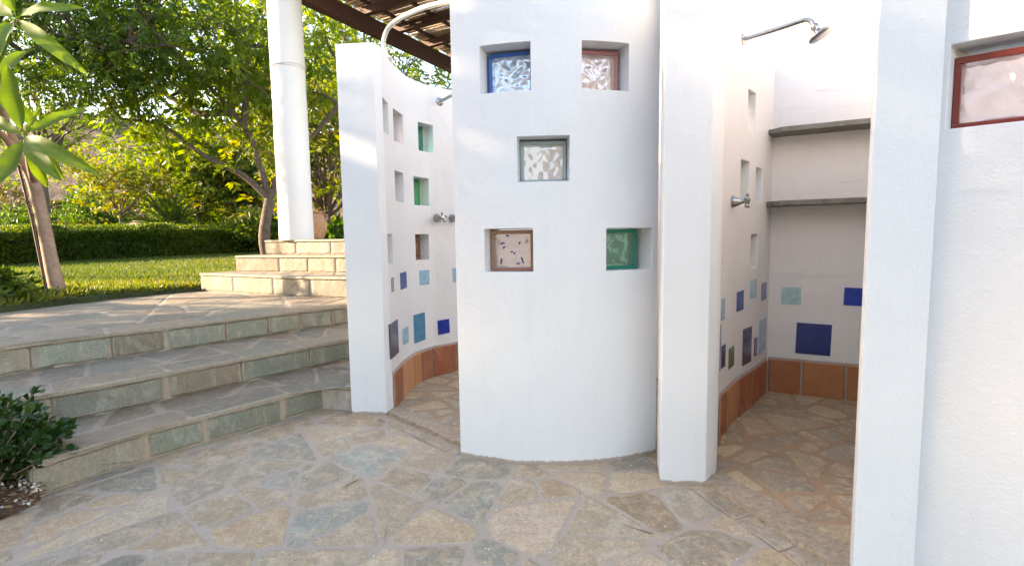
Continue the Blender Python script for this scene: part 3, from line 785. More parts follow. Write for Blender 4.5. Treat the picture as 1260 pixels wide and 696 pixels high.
mb = MB(); rl = [(-.748, 3.235), (-.745, 3.12), (-.715, 3.02), (-.658, 2.884), (-.582, 2.781), (-.478, 2.687), (-.385, 2.626), (-.27, 2.58), (-.12, 2.50)]
rail = empty('curtain_rail', (-.748, 3.235, 2.17), 'curved cream shower curtain rail arching from the left wall top to the central wall', 'curtain rail')
P3 = [(-.80, 3.25, 2.165), (-.80, 3.245, 2.20), (-.79, 3.18, 2.215)]+[(x, y, 2.215) for x, y in rl[1:]]
P3 = [(-.757, 3.235, 2.165), (-.757, 3.232, 2.195), (-.755, 3.20, 2.215)]+[(x, y, 2.215) for x, y in rl[1:]]
mb.tube(catmull(P3), .0125, 14); local(mb.build('pipe', M_rail, rail, smooth=True, angle=60), rail)
mb = MB(); mb.box((-.76, 3.235, 2.176), (.075, .05, .010)); local(mb.build('mount_plate', M_rail, rail, bevel=.002), rail)

# column
colm = empty('white_column', (-2.70, 6.37, 1.068), 'round white column on the top step with a wire tied around it', 'column')
mb = MB(); r = np.random.default_rng(2); seg = 20
prof = [(.205, .0)]+[(.202-.006*k/12+.0015*math.sin(k*1.7), .26*k) for k in range(1, 12)]+[(.195, 3.0), (.185, 3.035), (.16, 3.05), (.02, 3.052)]
mb.lathe(prof, Matrix.Translation((-2.70, 6.37, 1.068)), seg); local(mb.build('shaft', M_colpl, colm, smooth=True, angle=50), colm)
for zc, tl in ((2.17, .03), (2.18, -.012)):
    mb = MB(); pts = [(-2.70+.204*math.cos(a), 6.37+.204*math.sin(a), 1.068+zc-.1+tl*math.cos(a+.5)) for a in np.linspace(0, 2*PI, 40)]
    mb.tube(pts, .0022, 6, cap=False); local(mb.build('tied_wire', M_wire, colm, smooth=True), colm)

# pergola
E1 = Vector((.492, .871, 0)); E2 = Vector((.871, -.492, 0)); P0 = Vector((-2.77, 6.61, 0)); Rm = Matrix((E1, E2, Vector((0, 0, 1)))).transposed()
perg = empty('pergola', (-2.77, 6.61, 4.12), 'dark timber pergola roofed with split reeds behind the white column', 'pergola')
def bar(a, b, w_, z0, z1, par, name, over=0):
    A = P0+E1*a[0]+E2*a[1]; B = P0+E1*b[0]+E2*b[1]; mb = MB(); c = (A+B)/2; d = (B-A); L = d.length; d.normalize()
    R = Matrix((d, Vector((-d.y, d.x, 0)), Vector((0, 0, 1)))).transposed()
    mb.box((c.x, c.y, (z0+z1)/2), (L, w_, z1-z0), R); return local(mb.build(name, M_wood, par, bevel=.006), par)
bar((-.6, 0), (4.6, 0), .14, 4.122, 4.34, perg, 'beam')
bar((-.6, 2.9), (4.6, 2.9), .14, 4.122, 4.34, perg, 'beam')
for k in range(7): bar((-.16+.74*k, -.25), (-.16+.74*k, 3.2), .085, 4.342, 4.46, perg, 'rafter')
for k in range(6): bar((-.55, .12+.55*k), (4.6, .12+.55*k), .05, 4.462, 4.505, perg, 'batten')
mb = MB(); r = np.random.default_rng(8); x = -.5
while x < 4.55:
    for lay in range(1 if r.random() < .6 else 2):
        a0 = -.15+r.uniform(-.05, .6) if r.random() < .18 else -.18; a1 = 3.1-r.uniform(0, 1.5) if r.random() < .2 else 3.12
        A = P0+E1*(x+r.normal(0, .006))+E2*a0; B = P0+E1*(x+r.normal(0, .02))+E2*a1; zq = 4.512+.011*lay+r.uniform(0, .006)
        rr_ = r.uniform(.005, .009)
        mid = (A+B)/2+E1*r.normal(0, .01)
        mb.tube([(A.x, A.y, zq), (mid.x, mid.y, zq+r.uniform(-.01, .012)), (B.x, B.y, zq)], rr_, 5)
    x += r.uniform(.009, .014) if r.random() < .95 else r.uniform(.02, .035)
local(mb.build('reed_cover', M_reed, perg), perg)
for k, (a, b) in enumerate(((4.3, 0), (4.3, 2.9), (-.1, 2.9))):
    q = P0+E1*a+E2*b; mb = MB(); mb.lathe([(.2, 0), (.19, 3.0), (.17, 3.05)], Matrix.Translation((q.x, q.y, 1.06)), 20)
    # hidden supports
    c_ = mb.build('white_column', M_colpl, None, smooth=True); tag(c_, ['white column at the far end of the pergola beam', 'white column under the far corner of the pergola', 'white column under the near right corner of the pergola'][k], 'column')

# jar behind the column
mb = MB(); mb.lathe([(.085, 0), (.105, .03), (.15, .14), (.165, .24), (.15, .33), (.115, .385), (.10, .40), (.125, .415), (.13, .43), (.11, .432), (.09, .40), (.02, .38)], Matrix.Translation((-2.98, 7.75, 1.069)), 28)
jar = empty('clay_jar', (-2.98, 7.75, 1.069), 'terracotta jar standing just behind the white column', 'jar')
local(mb.build('jar_body', M_clay, jar, smooth=True, angle=60), jar)
for sx in (-1, 1):
    mb = MB(); mb.tube(catmull([(-2.98+sx*.105, 7.75, 1.465), (-2.98+sx*.17, 7.75, 1.44), (-2.98+sx*.175, 7.75, 1.39), (-2.98+sx*.15, 7.75, 1.36)]), .012, 8); local(mb.build('jar_handle', M_clay, jar, smooth=True), jar)

# ------------------------------------------------------------------ terrain
def gh(x, y):
    z = .535+.03*np.sin(x*.9+y*.4)*.6
    z = z+np.maximum(0, y-11)*.028
    z = z+.06*np.exp(-((x+4.9)**2+(y-5.0)**2)/.9)
    hill = np.maximum(0, y+.25*x-22)
    z = z+hill*.50*(1-np.exp(-hill/14))*(hill < 200)
    cap = 15+3*np.sin(x*.07)+2*np.sin(x*.19+1)
    return np.minimum(z, cap+0*y)
def hillnoise(x, y):
    return .9*np.sin(x*.6+2*np.sin(y*.35))*np.sin(y*.7+1.3*np.sin(x*.5))+.5*np.sin(x*1.7+y)*np.sin(y*2.1-x*.6)
def lawn_mesh():
    xs = np.concatenate([np.linspace(-70, -14, 57)[:-1], np.linspace(-14, -.9, 75), np.linspace(0, 50, 26)])
    ys = np.concatenate([np.linspace(-12, 1, 14)[:-1], np.linspace(1, 20, 110)[:-1], np.linspace(20, 95, 100)])
    X, Y = np.meshgrid(xs, ys); Z = gh(X, Y)
    amp = np.clip((Y+.25*X-24)/8, 0, 1); Z = Z+amp*hillnoise(X, Y)*.8
    # patio, terrace and steps zone is kept below the masonry
    edge = np.interp(Y, [-12, 1, 3.2, 4.25, 5.05, 5.54, 5.9, 6.8], [-3.6, -4.75, -4.5, -4.28, -4.10, -3.86, -3.58, -3.25])
    low = (X > edge+.07) & (Y < 9.2)
    Z = np.where(low, -.25, Z)
    n, m_ = X.shape
    me = bpy.data.meshes.new('lawn'); V = np.stack([X.ravel(), Y.ravel(), Z.ravel()], 1)
    I = np.arange(n*m_).reshape(n, m_); F = np.stack([I[:-1, :-1], I[:-1, 1:], I[1:, 1:], I[1:, :-1]], -1).reshape(-1, 4)
    me.from_pydata(V.tolist(), [], F.tolist())
    ma, t0, p = nodes('lawn_and_hillside'); t = T(t0)
    sep = N(t, 'SeparateXYZ'); t.links.new(t.geo, sep.inputs[0])
    n1 = noise(t, .6, 5, .6); n2 = noise(t, 9, 5, .7)
    g = mixc(t, ramp(t, n2, [(.35, 0), (.65, 1)]), (.035, .055, .014), (.075, .095, .022))
    g = mixc(t, ramp(t, n1, [(.5, 0), (.7, .6)]), g, (.13, .09, .045))
    rk = mixc(t, ramp(t, noise(t, 1.1, 8, .75, dist=.8), [(.35, 0), (.6, 1)]), (.038, .032, .022), (.13, .09, .07))
    f = math_(t, 'ADD', sep.outputs[1], math_(t, 'MULTIPLY', sep.outputs[0], .25))
    t.links.new(mixc(t, ramp(t, math_(t, 'MULTIPLY', f, .01), [(.16, 0), (.22, 1)]), g, rk), p.inputs['Base Color'])
    p.inputs['Roughness'].default_value = .95
    bump(t, p, noise(t, 1.6, 8, .75), .9, .6)
    me.materials.append(ma); o = bpy.data.objects.new('lawn', me); COL.objects.link(o); tag(o, kind='structure')
    me.polygons.foreach_set('use_smooth', [True]*len(me.polygons))
lawn_mesh()
mb = MB(); mb.quad((-400, -400, -.3), (400, -400, -.3), (400, 400, -.3), (-400, 400, -.3)); tag(mb.build('ground', M_groundb, recalc=False), kind='structure')
mb = MB(); mb.quad((-3.7, -14, -.012), (9, -14, -.012), (9, 3.9, -.012), (-3.7, 3.9, -.012)); tag(mb.build('patio_base', simple('packed_gravel', (.36, .31, .25), .95, nscale=40), recalc=False), kind='structure')

# ------------------------------------------------------------------ foliage
def leaves(name, C, U, Wd, L, W, mat, parent, rnd=None, fold=.15, par_off=None):
    """C centres (base), U leaf direction, Wd side direction, L length, W width -> one mesh of folded leaf blades"""
    n = len(C); L = np.broadcast_to(L, (n,)).reshape(-1, 1); W = np.broadcast_to(W, (n,)).reshape(-1, 1)
    U = U/np.linalg.norm(U, axis=1, keepdims=True); Wd = Wd-(Wd*U).sum(1, keepdims=True)*U; Wd = Wd/(np.linalg.norm(Wd, axis=1, keepdims=True)+1e-9)
    Nn = np.cross(U, Wd)
    v0 = C; v1 = C+U*L*.45+Wd*W*.5+Nn*W*fold; v2 = C+U*L-Nn*L*.08; v3 = C+U*L*.45-Wd*W*.5+Nn*W*fold
    V = np.stack([v0, v1, v2, v3], 1).reshape(-1, 3).astype('f')
    me = bpy.data.meshes.new(name); me.vertices.add(4*n); me.vertices.foreach_set('co', V.ravel())
    idx = np.arange(4*n).reshape(n, 4); tri = np.stack([idx[:, [0, 1, 2]], idx[:, [0, 2, 3]]], 1).reshape(-1, 3)
    me.loops.add(tri.size); me.loops.foreach_set('vertex_index', tri.ravel().astype('i'))
    me.polygons.add(len(tri)); me.polygons.foreach_set('loop_start', np.arange(0, tri.size, 3, dtype='i')); me.polygons.foreach_set('loop_total', np.full(len(tri), 3, 'i'))
    me.update(calc_edges=True)
    rnd = RNG.random(n) if rnd is None else rnd
    a = me.attributes.new('inner', 'FLOAT', 'POINT'); a.data.foreach_set('value', np.repeat(np.clip(rnd, 0, 1), 4).astype('f'))
    me.materials.append(mat); o = bpy.data.objects.new(name, me); COL.objects.link(o)
    o.parent = parent
    if parent is not None: o.matrix_parent_inverse = Matrix.Translation(-Vector(parent.location))
    return o
def unit(n, rng): v = rng.normal(size=(n, 3)); return v/np.linalg.norm(v, axis=1, keepdims=True)
def tree(name, base, fork, crown, radii, label, cat, mat, nclump, nspr, nleaf, L, W, droop, seed, tr=.09, group=None, bark=None, limbs=None, mode='sprig', clump_r=.55, low=-.6, colshift=0):
    rng = np.random.default_rng(seed); bark = bark or M_bark
    o = empty(name, base, label, cat, group)
    mb = MB(); base = Vector(base); fork = Vector(fork); crown = np.array(crown, float); radii = np.array(radii, float)
    b2 = base - Vector((0, 0, .15))
    mid = base.lerp(fork, .5)+Vector((rng.normal(0, .05), rng.normal(0, .05), 0))
    mb.tube(catmull([b2, base.lerp(fork, .12), mid, fork], 4), list(np.linspace(tr*1.15, tr*.8, 13)), 10)
    cl = []
    for k in range(nclump):
        d = unit(1, rng)[0]; d[2] = max(d[2], low); d = d/np.linalg.norm(d)
        cl.append(crown+d*radii*rng.uniform(.35, .95))
    pts_all = []
    lim = limbs or []
    for P in lim: mb.tube(catmull(P, 4), list(np.linspace(tr*.62, tr*.18, 4*(len(P)-1)+1)), 8)
    anchors = [np.array(fork, float)]+[np.array(q, float) for P in lim for q in catmull(P, 4)]
    for c in cl:
        A = anchors[int(np.argmin([np.linalg.norm(c-a)*(1.0 if a[2] < c[2] else 1.3) for a in anchors]))]
        c0_ = A+(c-A)*.35+rng.normal(0, .12, 3)*np.linalg.norm(c-A)*.5; c1_ = A+(c-A)*.7+rng.normal(0, .1, 3)*np.linalg.norm(c-A)*.5
        q = catmull([Vector(A), Vector(c0_), Vector(c1_), Vector(c)], 3); r_0 = tr*(.45 if len(lim) == 0 else .28)
        mb.tube(q, list(np.linspace(r_0, .008, len(q))), 6)
        sp = c+rng.normal(size=(nspr, 3))*clump_r*np.array([1, 1, .75])
        for s_ in sp[:max(3, nspr//5)]:
            b = np.array(q[int(rng.integers(len(q)//2, len(q)))], float); mb.tube([b, (b+s_)/2+rng.normal(0, .04, 3), s_], [.009, .006, .003], 4, cap=False)
        pts_all.append(sp)
    tk = mb.build('trunk', bark, o, smooth=True, angle=60, recalc=False); local(tk, o)
    SP = np.concatenate(pts_all); ns = len(SP)
    ax = unit(ns, rng); ax[:, 2] = ax[:, 2]*.5-droop; ax /= np.linalg.norm(ax, axis=1, keepdims=True)
    # sprig: leaves along an axis, pinnate
    k = np.arange(nleaf); tt = (k//2)/(nleaf/2); sg = np.where(k % 2, 1, -1)
    side = np.cross(ax, np.array([0, 0, 1.0])+rng.normal(0, .3, (ns, 3))); side /= np.linalg.norm(side, axis=1, keepdims=True)
    sl = L*nleaf*.20
    C = SP[:, None, :]+ax[:, None, :]*(tt*sl)[None, :, None]+rng.normal(0, L*.12, (ns, nleaf, 3))
    Ud = ax[:, None, :]*.55+side[:, None, :]*sg[None, :, None]*.9+np.array([0, 0, -droop*.9])+rng.normal(0, .28, (ns, nleaf, 3))
    Wd = rng.normal(size=(ns, nleaf, 3))
    C = C.reshape(-1, 3); Ud = Ud.reshape(-1, 3); Wd = Wd.reshape(-1, 3)
    col = np.repeat(rng.random(ns)*.6, nleaf)+rng.random(len(C))*.4+colshift
    leaves('crown', C, Ud, Wd, L*rng.uniform(.7, 1.25, len(C)), W*rng.uniform(.7, 1.2, len(C)), mat, o, col)
    return o
G = lambda x, y: float(gh(np.array(x), np.array(y)))
# main forked tree beside the column
B = (-4.1, 8.5, G(-4.1, 8.5)); F_ = (-4.02, 8.5, 1.75)
limbs = [[F_, (-4.15, 8.5, 2.3), (-4.3, 8.45, 2.85), (-4.75, 8.4, 3.45), (-5.35, 8.3, 4.1), (-5.9, 8.2, 4.6)],
         [F_, (-4.4, 8.4, 2.15), (-4.95, 8.3, 2.45), (-5.5, 8.2, 2.9), (-6.1, 8.1, 3.0)],
         [(-4.35, 8.45, 2.95), (-4.3, 8.5, 3.6), (-4.45, 8.6, 4.3), (-4.4, 8.6, 5.0)],
         [F_, (-3.8, 8.6, 2.3), (-3.3, 8.8, 2.9), (-2.8, 8.9, 3.5), (-2.3, 9.1, 3.9)],
         [(-4.5, 8.4, 3.15), (-5.2, 8.6, 3.2), (-5.9, 8.8, 3.6), (-6.6, 8.8, 3.9)]]
tree('garden_tree', B, F_, (-4.9, 8.5, 4.15), (2.3, 1.5, 1.35), 'forked tree with drooping yellow green leaves right beside the white column', 'tree', L_main, 30, 34, 10, .15, .05, .55, 101, tr=.10, limbs=limbs, clump_r=.42, low=-.55)
def crown_tree(px, py, d, R, seed, label, mat=L_main, nc=16, ns=40, nl=10, L=.2, W=.07, dr=.4, tr=.1, grp=None, cat='tree', cr=None, basey=None, low=-.6):
    x = (px-630)/620*d; zc = 1.06+(300-py)/620*d; b = (x+.2, d, G(x+.2, d)); fz = max(b[2]+.5, zc-R[2]*.9)
    return tree('garden_tree', b, (x+.1, d, fz), (x, d, zc), R, label, cat, mat, nc, ns, nl, L, W, dr, seed, tr=tr, group=grp, clump_r=cr or R[0]*.28, low=low)
GR = 'trees filling the garden behind the lawn'
tree('garden_tree', (-8.9, 7.4, G(-8.9, 7.4)), (-8.7, 7.4, 2.3), (-6.2, 7.3, 4.0), (2.1, .9, 1.15), 'dark feathery tree whose low branches hang over the left of the lawn', 'tree', L_dark, 30, 44, 16, .085, .022, .5, 111, tr=.14, clump_r=.38, group=GR,
     limbs=[[(-8.7, 7.4, 2.3), (-7.9, 7.4, 3.0), (-7.0, 7.3, 3.6), (-6.0, 7.3, 3.9), (-5.2, 7.2, 3.8)], [(-8.7, 7.4, 2.3), (-8.0, 7.4, 3.3), (-7.2, 7.4, 4.2), (-6.6, 7.4, 4.8)]])
crown_tree(245, 205, 19.5, (2.7, 1.6, 1.6), 121, 'bright yellow green tree behind the middle of the lawn', L_main, 22, 44, 10, .23, .09, .35, grp=GR)
crown_tree(315, 215, 19.8, (2.2, 1.5, 1.4), 122, 'tree with turning reddish leaves behind the forked trunk', L_autumn, 18, 42, 9, .19, .09, .25, grp=GR)
crown_tree(150, 235, 16.5, (1.5, 1.2, .9), 123, 'small slim trunked tree behind the hedge left of the dark palm', L_autumn, 10, 34, 9, .14, .07, .3, tr=.05, grp=GR, low=-.2)
crown_tree(400, 170, 12, (1.5, 1.4, 2.2), 124, 'leafy tree seen in the gap between the column and the left shower wall', L_autumn, 18, 40, 10, .17, .07, .35, grp=GR)
crown_tree(470, 85, 15, (3.0, 2.2, 2.3), 125, 'tall tree rising beyond the pergola over the left shower', L_main, 22, 40, 10, .2, .07, .4, tr=.15, grp=GR)
crown_tree(60, 120, 22, (4.0, 2, 3.0), 126, 'large tree at the far left behind the broad leaved plant', L_main, 22, 44, 10, .2, .07, .4, tr=.15, grp=GR)
crown_tree(330, 60, 19, (3.6, 2, 2.6), 127, 'tall sunlit tree behind the crown of the forked tree', L_main, 20, 40, 10, .22, .08, .4, tr=.18, grp=GR)
def shrub(name, x, y, R, mat, seed, label, cat='shrub', n=1600, L=.12, W=.06, grp=None, dr=.0, z=None):
    rng = np.random.default_rng(seed); b = (x, y, G(x, y) if z is None else z); o = empty(name, b, label, cat, grp)
    mb = MB()
    ns = max(6, n//14); P = unit(ns, rng)*rng.uniform(.35, 1.0, (ns, 1))**.6; P[:, 2] = abs(P[:, 2]); P[:, 2] = .12+P[:, 2]*.88
    lump = 1+.22*np.sin(P[:, 0:1]*5+seed)*np.cos(P[:, 1:2]*4+seed*2)
    P = P*lump*np.array(R)+np.array(b)
    for p in P[:26]:
        q0 = np.array(b)+rng.normal(0, .04, 3)*np.array([1, 1, 0])-np.array([0, 0, .05]); mb.tube([Vector(q0), Vector((q0+p)/2+rng.normal(0, R[0]*.06, 3)), Vector(p)], [.012, .008, .003], 5, cap=False)
    local(mb.build('stems', M_bark, o, recalc=False), o)
    C = np.repeat(P, 14, 0)+rng.normal(0, min(R)*.11, (ns*14, 3))
    U_ = unit(ns*14, rng)+np.array([0, 0, .25-dr])+(C-np.array(b))/max(R)*.5
    leaves('foliage', C, U_, rng.normal(size=C.shape), L*rng.uniform(.6, 1.2, len(C)), W*rng.uniform(.7, 1.2, len(C)), mat, o, np.repeat(rng.random(ns)*.6, 14)+rng.random(len(C))*.4)
    return o
SG = 'shrubs behind the clipped hedge'
sh = [(40, 19, (1.9, 1.2, 1.5), L_dark, 'dark rounded shrub behind the far left of the hedge'), (88, 17.5, (1.2, .8, .9), L_dry, 'straw coloured spiky shrub behind the hedge'),
      (118, 21, (1.5, 1.1, 2.4), L_dark, 'tall dark shrub left of the slim tree'), (245, 20, (1.6, 1.2, 1.6), L_dark, 'dark shrub right of the palm'), (290, 19, (1.4, 1.1, 1.3), L_hedge, 'mid green shrub behind the second hedge'),
      (190, 23, (2.0, 1.2, 2.1), L_dry, 'olive brown shrub on the foot of the slope'), (15, 24, (2.2, 1.5, 3.0), L_dry, 'tall olive shrub at the left edge of the slope'), (335, 17, (1.3, 1.0, 1.4), L_hedge, 'green shrub behind the forked trunk'),
      (400, 12.5, (1.2, .9, .9), L_dark, 'dark shrub behind the terracotta jar'), (400, 10.4, (.5, .4, .35), L_hedge, 'low bright plant right of the terracotta jar')]
for k, (px, d, R, mt, lb) in enumerate(sh):
    shrub('garden_shrub', (px-630)/620*d, d, R, mt, 200+k, lb, n=3400 if R[0] > 1 else 1200, L=.2 if R[0] > 1 else .1, W=.085 if R[0] > 1 else .05, grp=SG)
rng = np.random.default_rng(77); C = []; U_ = []
for k in range(46):
    d = rng.uniform(26, 56); px = rng.uniform(-60, 560); x = (px-630)/620*d; Rb = rng.uniform(.8, 1.9)
    P = unit(520, rng)*rng.uniform(.3, 1, (520, 1))**.5*np.array([Rb, Rb, Rb*.8]); P[:, 2] = abs(P[:, 2]); C.append(P+np.array([x, d, G(x, d)-.1])); U_.append(P/Rb+unit(520, rng))
C = np.concatenate(C); o = leaves('hillside_scrub', C, np.concatenate(U_), rng.normal(size=C.shape), .34, .17, L_dry, None, rng.random(len(C))); tag(o, 'scrub covering the rocky slope behind the garden trees', 'scrub', kind='stuff')

# hedges: dense clipped leaves
def hedge(name, A, B_, C_, hw, H, n, seed, label):
    rng = np.random.default_rng(seed); P = [Vector(p) for p in catmull([Vector((*q, 0)) for q in (A, B_, C_)], 8)]
    o = empty(name, (P[0].x, P[0].y, G(P[0].x, P[0].y)), label, 'hedge')
    S = plen([(p.x, p.y) for p in P]); PP = [(p.x, p.y) for p in P]
    mb = MB(); k = 30; prev = None
    for i in range(k+1):
        p, t = pat(PP, S, S[-1]*i/k); nx = Vector((t.y, -t.x)); g = G(p.x, p.y); ww = hw-.07
        for (a, z) in ((-ww, -.1), (-ww, H-.12), (-ww*.6, H-.06), (ww*.6, H-.06), (ww, H-.12), (ww, -.1)): mb.v.append((p.x+nx.x*a, p.y+nx.y*a, g+z))
    for i in range(k):
        for j in range(5): mb.f.append((6*i+j, 6*i+j+1, 6*i+7+j, 6*i+6+j))
    mb.f.append((0, 1, 2, 3, 4, 5)); mb.f.append(tuple(6*k+j for j in range(5, -1, -1)))
    local(mb.build('branches', simple('hedge_core', (.022, .03, .012), .95, nscale=25, var=.5, bmp=1, bd=.05), o), o)
    s = rng.uniform(0, S[-1], n); u = rng.random(n); per = 2*H+2*hw
    C = np.zeros((n, 3)); Nn = np.zeros((n, 3)); 
    tab = [pat(PP, S, q) for q in np.linspace(0, S[-1], 200)]
    ti = (s/S[-1]*199).astype(int); bp = np.array([(a.x, a.y) for a, b in tab])[ti]; tv = np.array([(b.x, b.y) for a, b in tab])[ti]; nx = np.stack([tv[:, 1], -tv[:, 0]], 1)
    d = u*per
    a = np.where(d < H, -hw, np.where(d < H+2*hw, d-H-hw, hw)); z = np.where(d < H, d, np.where(d < H+2*hw, H, per-d))
    bulge = .05*np.sin(s*2.3+z*3)+.035*np.sin(s*5.1+a*7)
    rr2 = rng.normal(0, .02, n)
    corner = np.clip((abs(a)/hw-.6)/.4, 0, 1)*(z > H*.95)
    C[:, :2] = bp+nx*(a*(1+bulge/hw*.6))[:, None]+rng.normal(0, .025, (n, 2)); gz = gh(bp[:, 0], bp[:, 1]); C[:, 2] = gz+z+bulge*(z > H*.9)-corner*.05+rr2
    Nn[:, :2] = nx*np.where(z < H*.98, np.sign(a), 0)[:, None]; Nn[:, 2] = (z >= H*.98)
    U_ = Nn*1.0+unit(n, rng)*.9
    ed = np.clip((abs(a)/hw-.35)/.65, 0, 1)**2*(z > H*.75)*np.clip((z/H-.75)/.25, 0, 1); C[:, 2] -= ed*.16
    up_ = rng.random(n) < .16; C[up_, 2] = gz[up_]+H-.03+rng.random(up_.sum())*.10-.14*np.clip((abs(a[up_])/hw-.35)/.65, 0, 1)**2; U_[up_] = unit(up_.sum(), rng)*.6+np.array([0, 0, .9])
    leaves('foliage', C, U_, rng.normal(size=(n, 3)), .085*rng.uniform(.7, 1.3, n), .045, L_hedge, o, rng.random(n)*.7+.3*(np.sin(s*1.3)*.5+.5))
hedge('clipped_hedge', (-13.2, 10.8), (-11.6, 13.6), (-8.2, 18.6), .62, .83, 52000, 71, 'long dark green clipped hedge along the far side of the lawn')
hedge('clipped_hedge', (-13.4, 20.2), (-10.6, 21.4), (-7.4, 21.8), .6, .95, 16000, 72, 'lower rounded second hedge behind the long clipped hedge')

# cycad like palm
def cycad(x, y):
    z = G(x, y); o = empty('cycad_palm', (x, y, z), 'dark spreading palm with arching fronds behind the hedge', 'palm'); rng = np.random.default_rng(5)
    mb = MB(); mb.lathe([(.2, 0), (.26, .2), (.24, .6), (.12, .75)], Matrix.Translation((x, y, z)), 12); local(mb.build('trunk', M_bark, o), o)
    C, U_, Wd, LL = [], [], [], []
    mb = MB()
    for k in range(46):
        a = rng.uniform(0, 2*PI); el = rng.uniform(.15, 1.35); d = np.array([math.cos(a)*math.cos(el), math.sin(a)*math.cos(el), math.sin(el)]); Lf = rng.uniform(1.2, 1.6)
        p = np.array([x, y, z+.7]); pts = [p.copy()]
        for i in range(8):
            d = d+np.array([0, 0, -.10]); d /= np.linalg.norm(d); p = p+d*Lf/8; pts.append(p.copy())
            side = np.cross(d, [0, 0, 1.]); side /= np.linalg.norm(side)
            for j in range(5):
                for sg in (-1, 1): C.append(p-d*Lf/8*j/5); U_.append(side*sg*1.0+d*.6+np.array([0, 0, .25])); Wd.append(d); LL.append(.26*(1-.5*i/8))
        mb.tube([Vector(q) for q in pts], .012, 4, cap=False)
    local(mb.build('fronds', M_bark, o, recalc=False), o)
    leaves('leaflets', np.array(C), np.array(U_), np.array(Wd), np.array(LL), .035, L_dark, o)
cycad((215-630)/620*17.5, 17.5)

# boulder
def boulder(x, y, R, label):
    bm = bmesh.new(); bmesh.ops.create_icosphere(bm, subdivisions=4, radius=1)
    for v in bm.verts:
        p = v.co; f = 1+.16*math.sin(p.x*4+1)*math.sin(p.y*3)+.1*math.sin(p.z*7+p.x*5); v.co = Vector((p.x*R[0]*f, p.y*R[1]*f, p.z*R[2]*f))
    me = bpy.data.meshes.new('boulder'); bm.to_mesh(me); bm.free(); me.materials.append(M_rock); o = bpy.data.objects.new('boulder', me); o.location = (x, y, G(x, y)+R[2]*.5); COL.objects.link(o)
    tag(o, label, 'rock')
boulder((171-630)/620*19.5, 19.5, (.5, .4, .75), 'upright pinkish boulder behind the hedge, left of the palm')
boulder((158-630)/620*19, 19, (.4, .3, .3), 'low pinkish rock at the foot of the upright boulder')

# grass
def grass(n, region, L, W, seed, name, label, mat=L_grass, shift=0, up=1.2):
    rng = np.random.default_rng(seed); C = region(rng, n); m_ = len(C)
    U_ = rng.normal(size=(m_, 3))*.42+np.array([0, 0, up]); 
    o = leaves(name, C, U_, rng.normal(size=(m_, 3)), L*rng.uniform(.5, 1.3, m_), W, mat, None, np.clip(rng.random(m_)*.65+shift+.25*np.sin(C[:, 0]*1.1)*np.sin(C[:, 1]*.9), 0, 1), fold=0)
    tag(o, label, 'grass', kind='stuff')
def regA(rng, n):
    y = rng.uniform(4.2, 17, n)**1.0; y = 4.3+13*rng.random(n)**1.3; x = rng.uniform(-1.08, -.35, n)*y
    e = np.interp(y, [3.2, 4.25, 5.05, 5.54, 5.9, 6.8, 9.4, 9.5], [-4.5, -4.30, -4.12, -3.88, -3.60, -3.25, -3.2, 4])
    k = x < e-.12; x, y = x[k], y[k]; return np.stack([x, y, gh(x, y)-.005], 1)
grass(90000, regA, .06, .011, 81, 'lawn_grass', 'short green lawn in front of the hedge')
def regB(rng, n):
    s = rng.random(n); ex = np.interp(s, [0, .35, .6, .8, 1], [-4.40, -4.30, -4.12, -3.88, -3.60]); ey = np.interp(s, [0, .35, .6, .8, 1], [3.6, 4.25, 5.05, 5.54, 5.92])
    o_ = rng.random(n)**1.2*1.25+.03; x = ex-o_*.85; y = ey+o_*.5; return np.stack([x, y, gh(x, y)-.01], 1)
grass(14000, regB, .085, .022, 82, 'ground_cover', 'tufted yellowish ground cover along the terrace edge', shift=.5, up=.7)

# ------------------------------------------------------------------ broad leaved young tree
def broad(cx, cy, cz, tips, o, scale=1.0, seed=1):
    """tips: (dx, dy, dz, width, curl) in metres from the rosette centre"""
    for k, (dx, dy, dz, wd, curl) in enumerate(tips):
        base = Vector((cx, cy, cz)); tip = base+Vector((dx, dy, dz)); ax = tip-base; L = ax.length; t = ax.normalized()
        side = t.cross(Vector((.15, -1, .25))).normalized(); up_ = side.cross(t).normalized()
        if up_.z < 0 and abs(t.z) < .8: up_ = -up_
        mb = MB(); n = 26
        st = Vector((0, 0, 0)); wv = .10
        for i in range(n+1):
            s = i/n; wd_ = wd*.5*(math.sin(PI*min(1, max(0, (s-wv)/(1-wv)))**.9)**.62 if s > wv else 0)+.0025
            c = base+ax*s+up_*(curl*L*math.sin(PI*s)*.55)
            un = .007*math.sin(s*15+k)+(.0016 if i % 2 else 0)
            for u in (-1, -.5, 0, .5, 1):
                mb.v.append(tuple(c+side*wd_*u+up_*(abs(u)**1.5*wd_*.32+un*abs(u)))); mb.e.append(.25+.3*((k*37) % 10)/10+(.40 if u == 0 else 0)+(.10 if i % 2 else -.04)); mb.c.append((0, 0, 0))
        for i in range(n):
            for j in range(4): mb.f.append((5*i+j, 5*i+j+1, 5*i+6+j, 5*i+5+j))
        q = mb.build('leaf', L_big, o, smooth=True, angle=80, recalc=False); local(q, o)
bt = empty('broad_leaved_tree', (-4.6, 5.02, G(-4.6, 5.02)), 'young tree with a smooth leaning trunk and very large oval leaves at the left edge', 'tree')
zb = G(-4.6, 5.02)
mb = MB(); tp = catmull([(-4.50, 5.0, zb-.1), (-4.53, 5.0, zb+.06), (-4.57, 5.0, zb+.35), (-4.61, 5.0, zb+.75), (-4.64, 4.95, 1.76), (-4.66, 4.8, 2.0), (-4.62, 4.65, 2.1)], 5)
mb.tube(tp, list(np.interp(np.linspace(0, 1, len(tp)), [0, .1, .35, .6, .75, .9, 1], [.10, .070, .058, .053, .046, .027, .018])), 14)
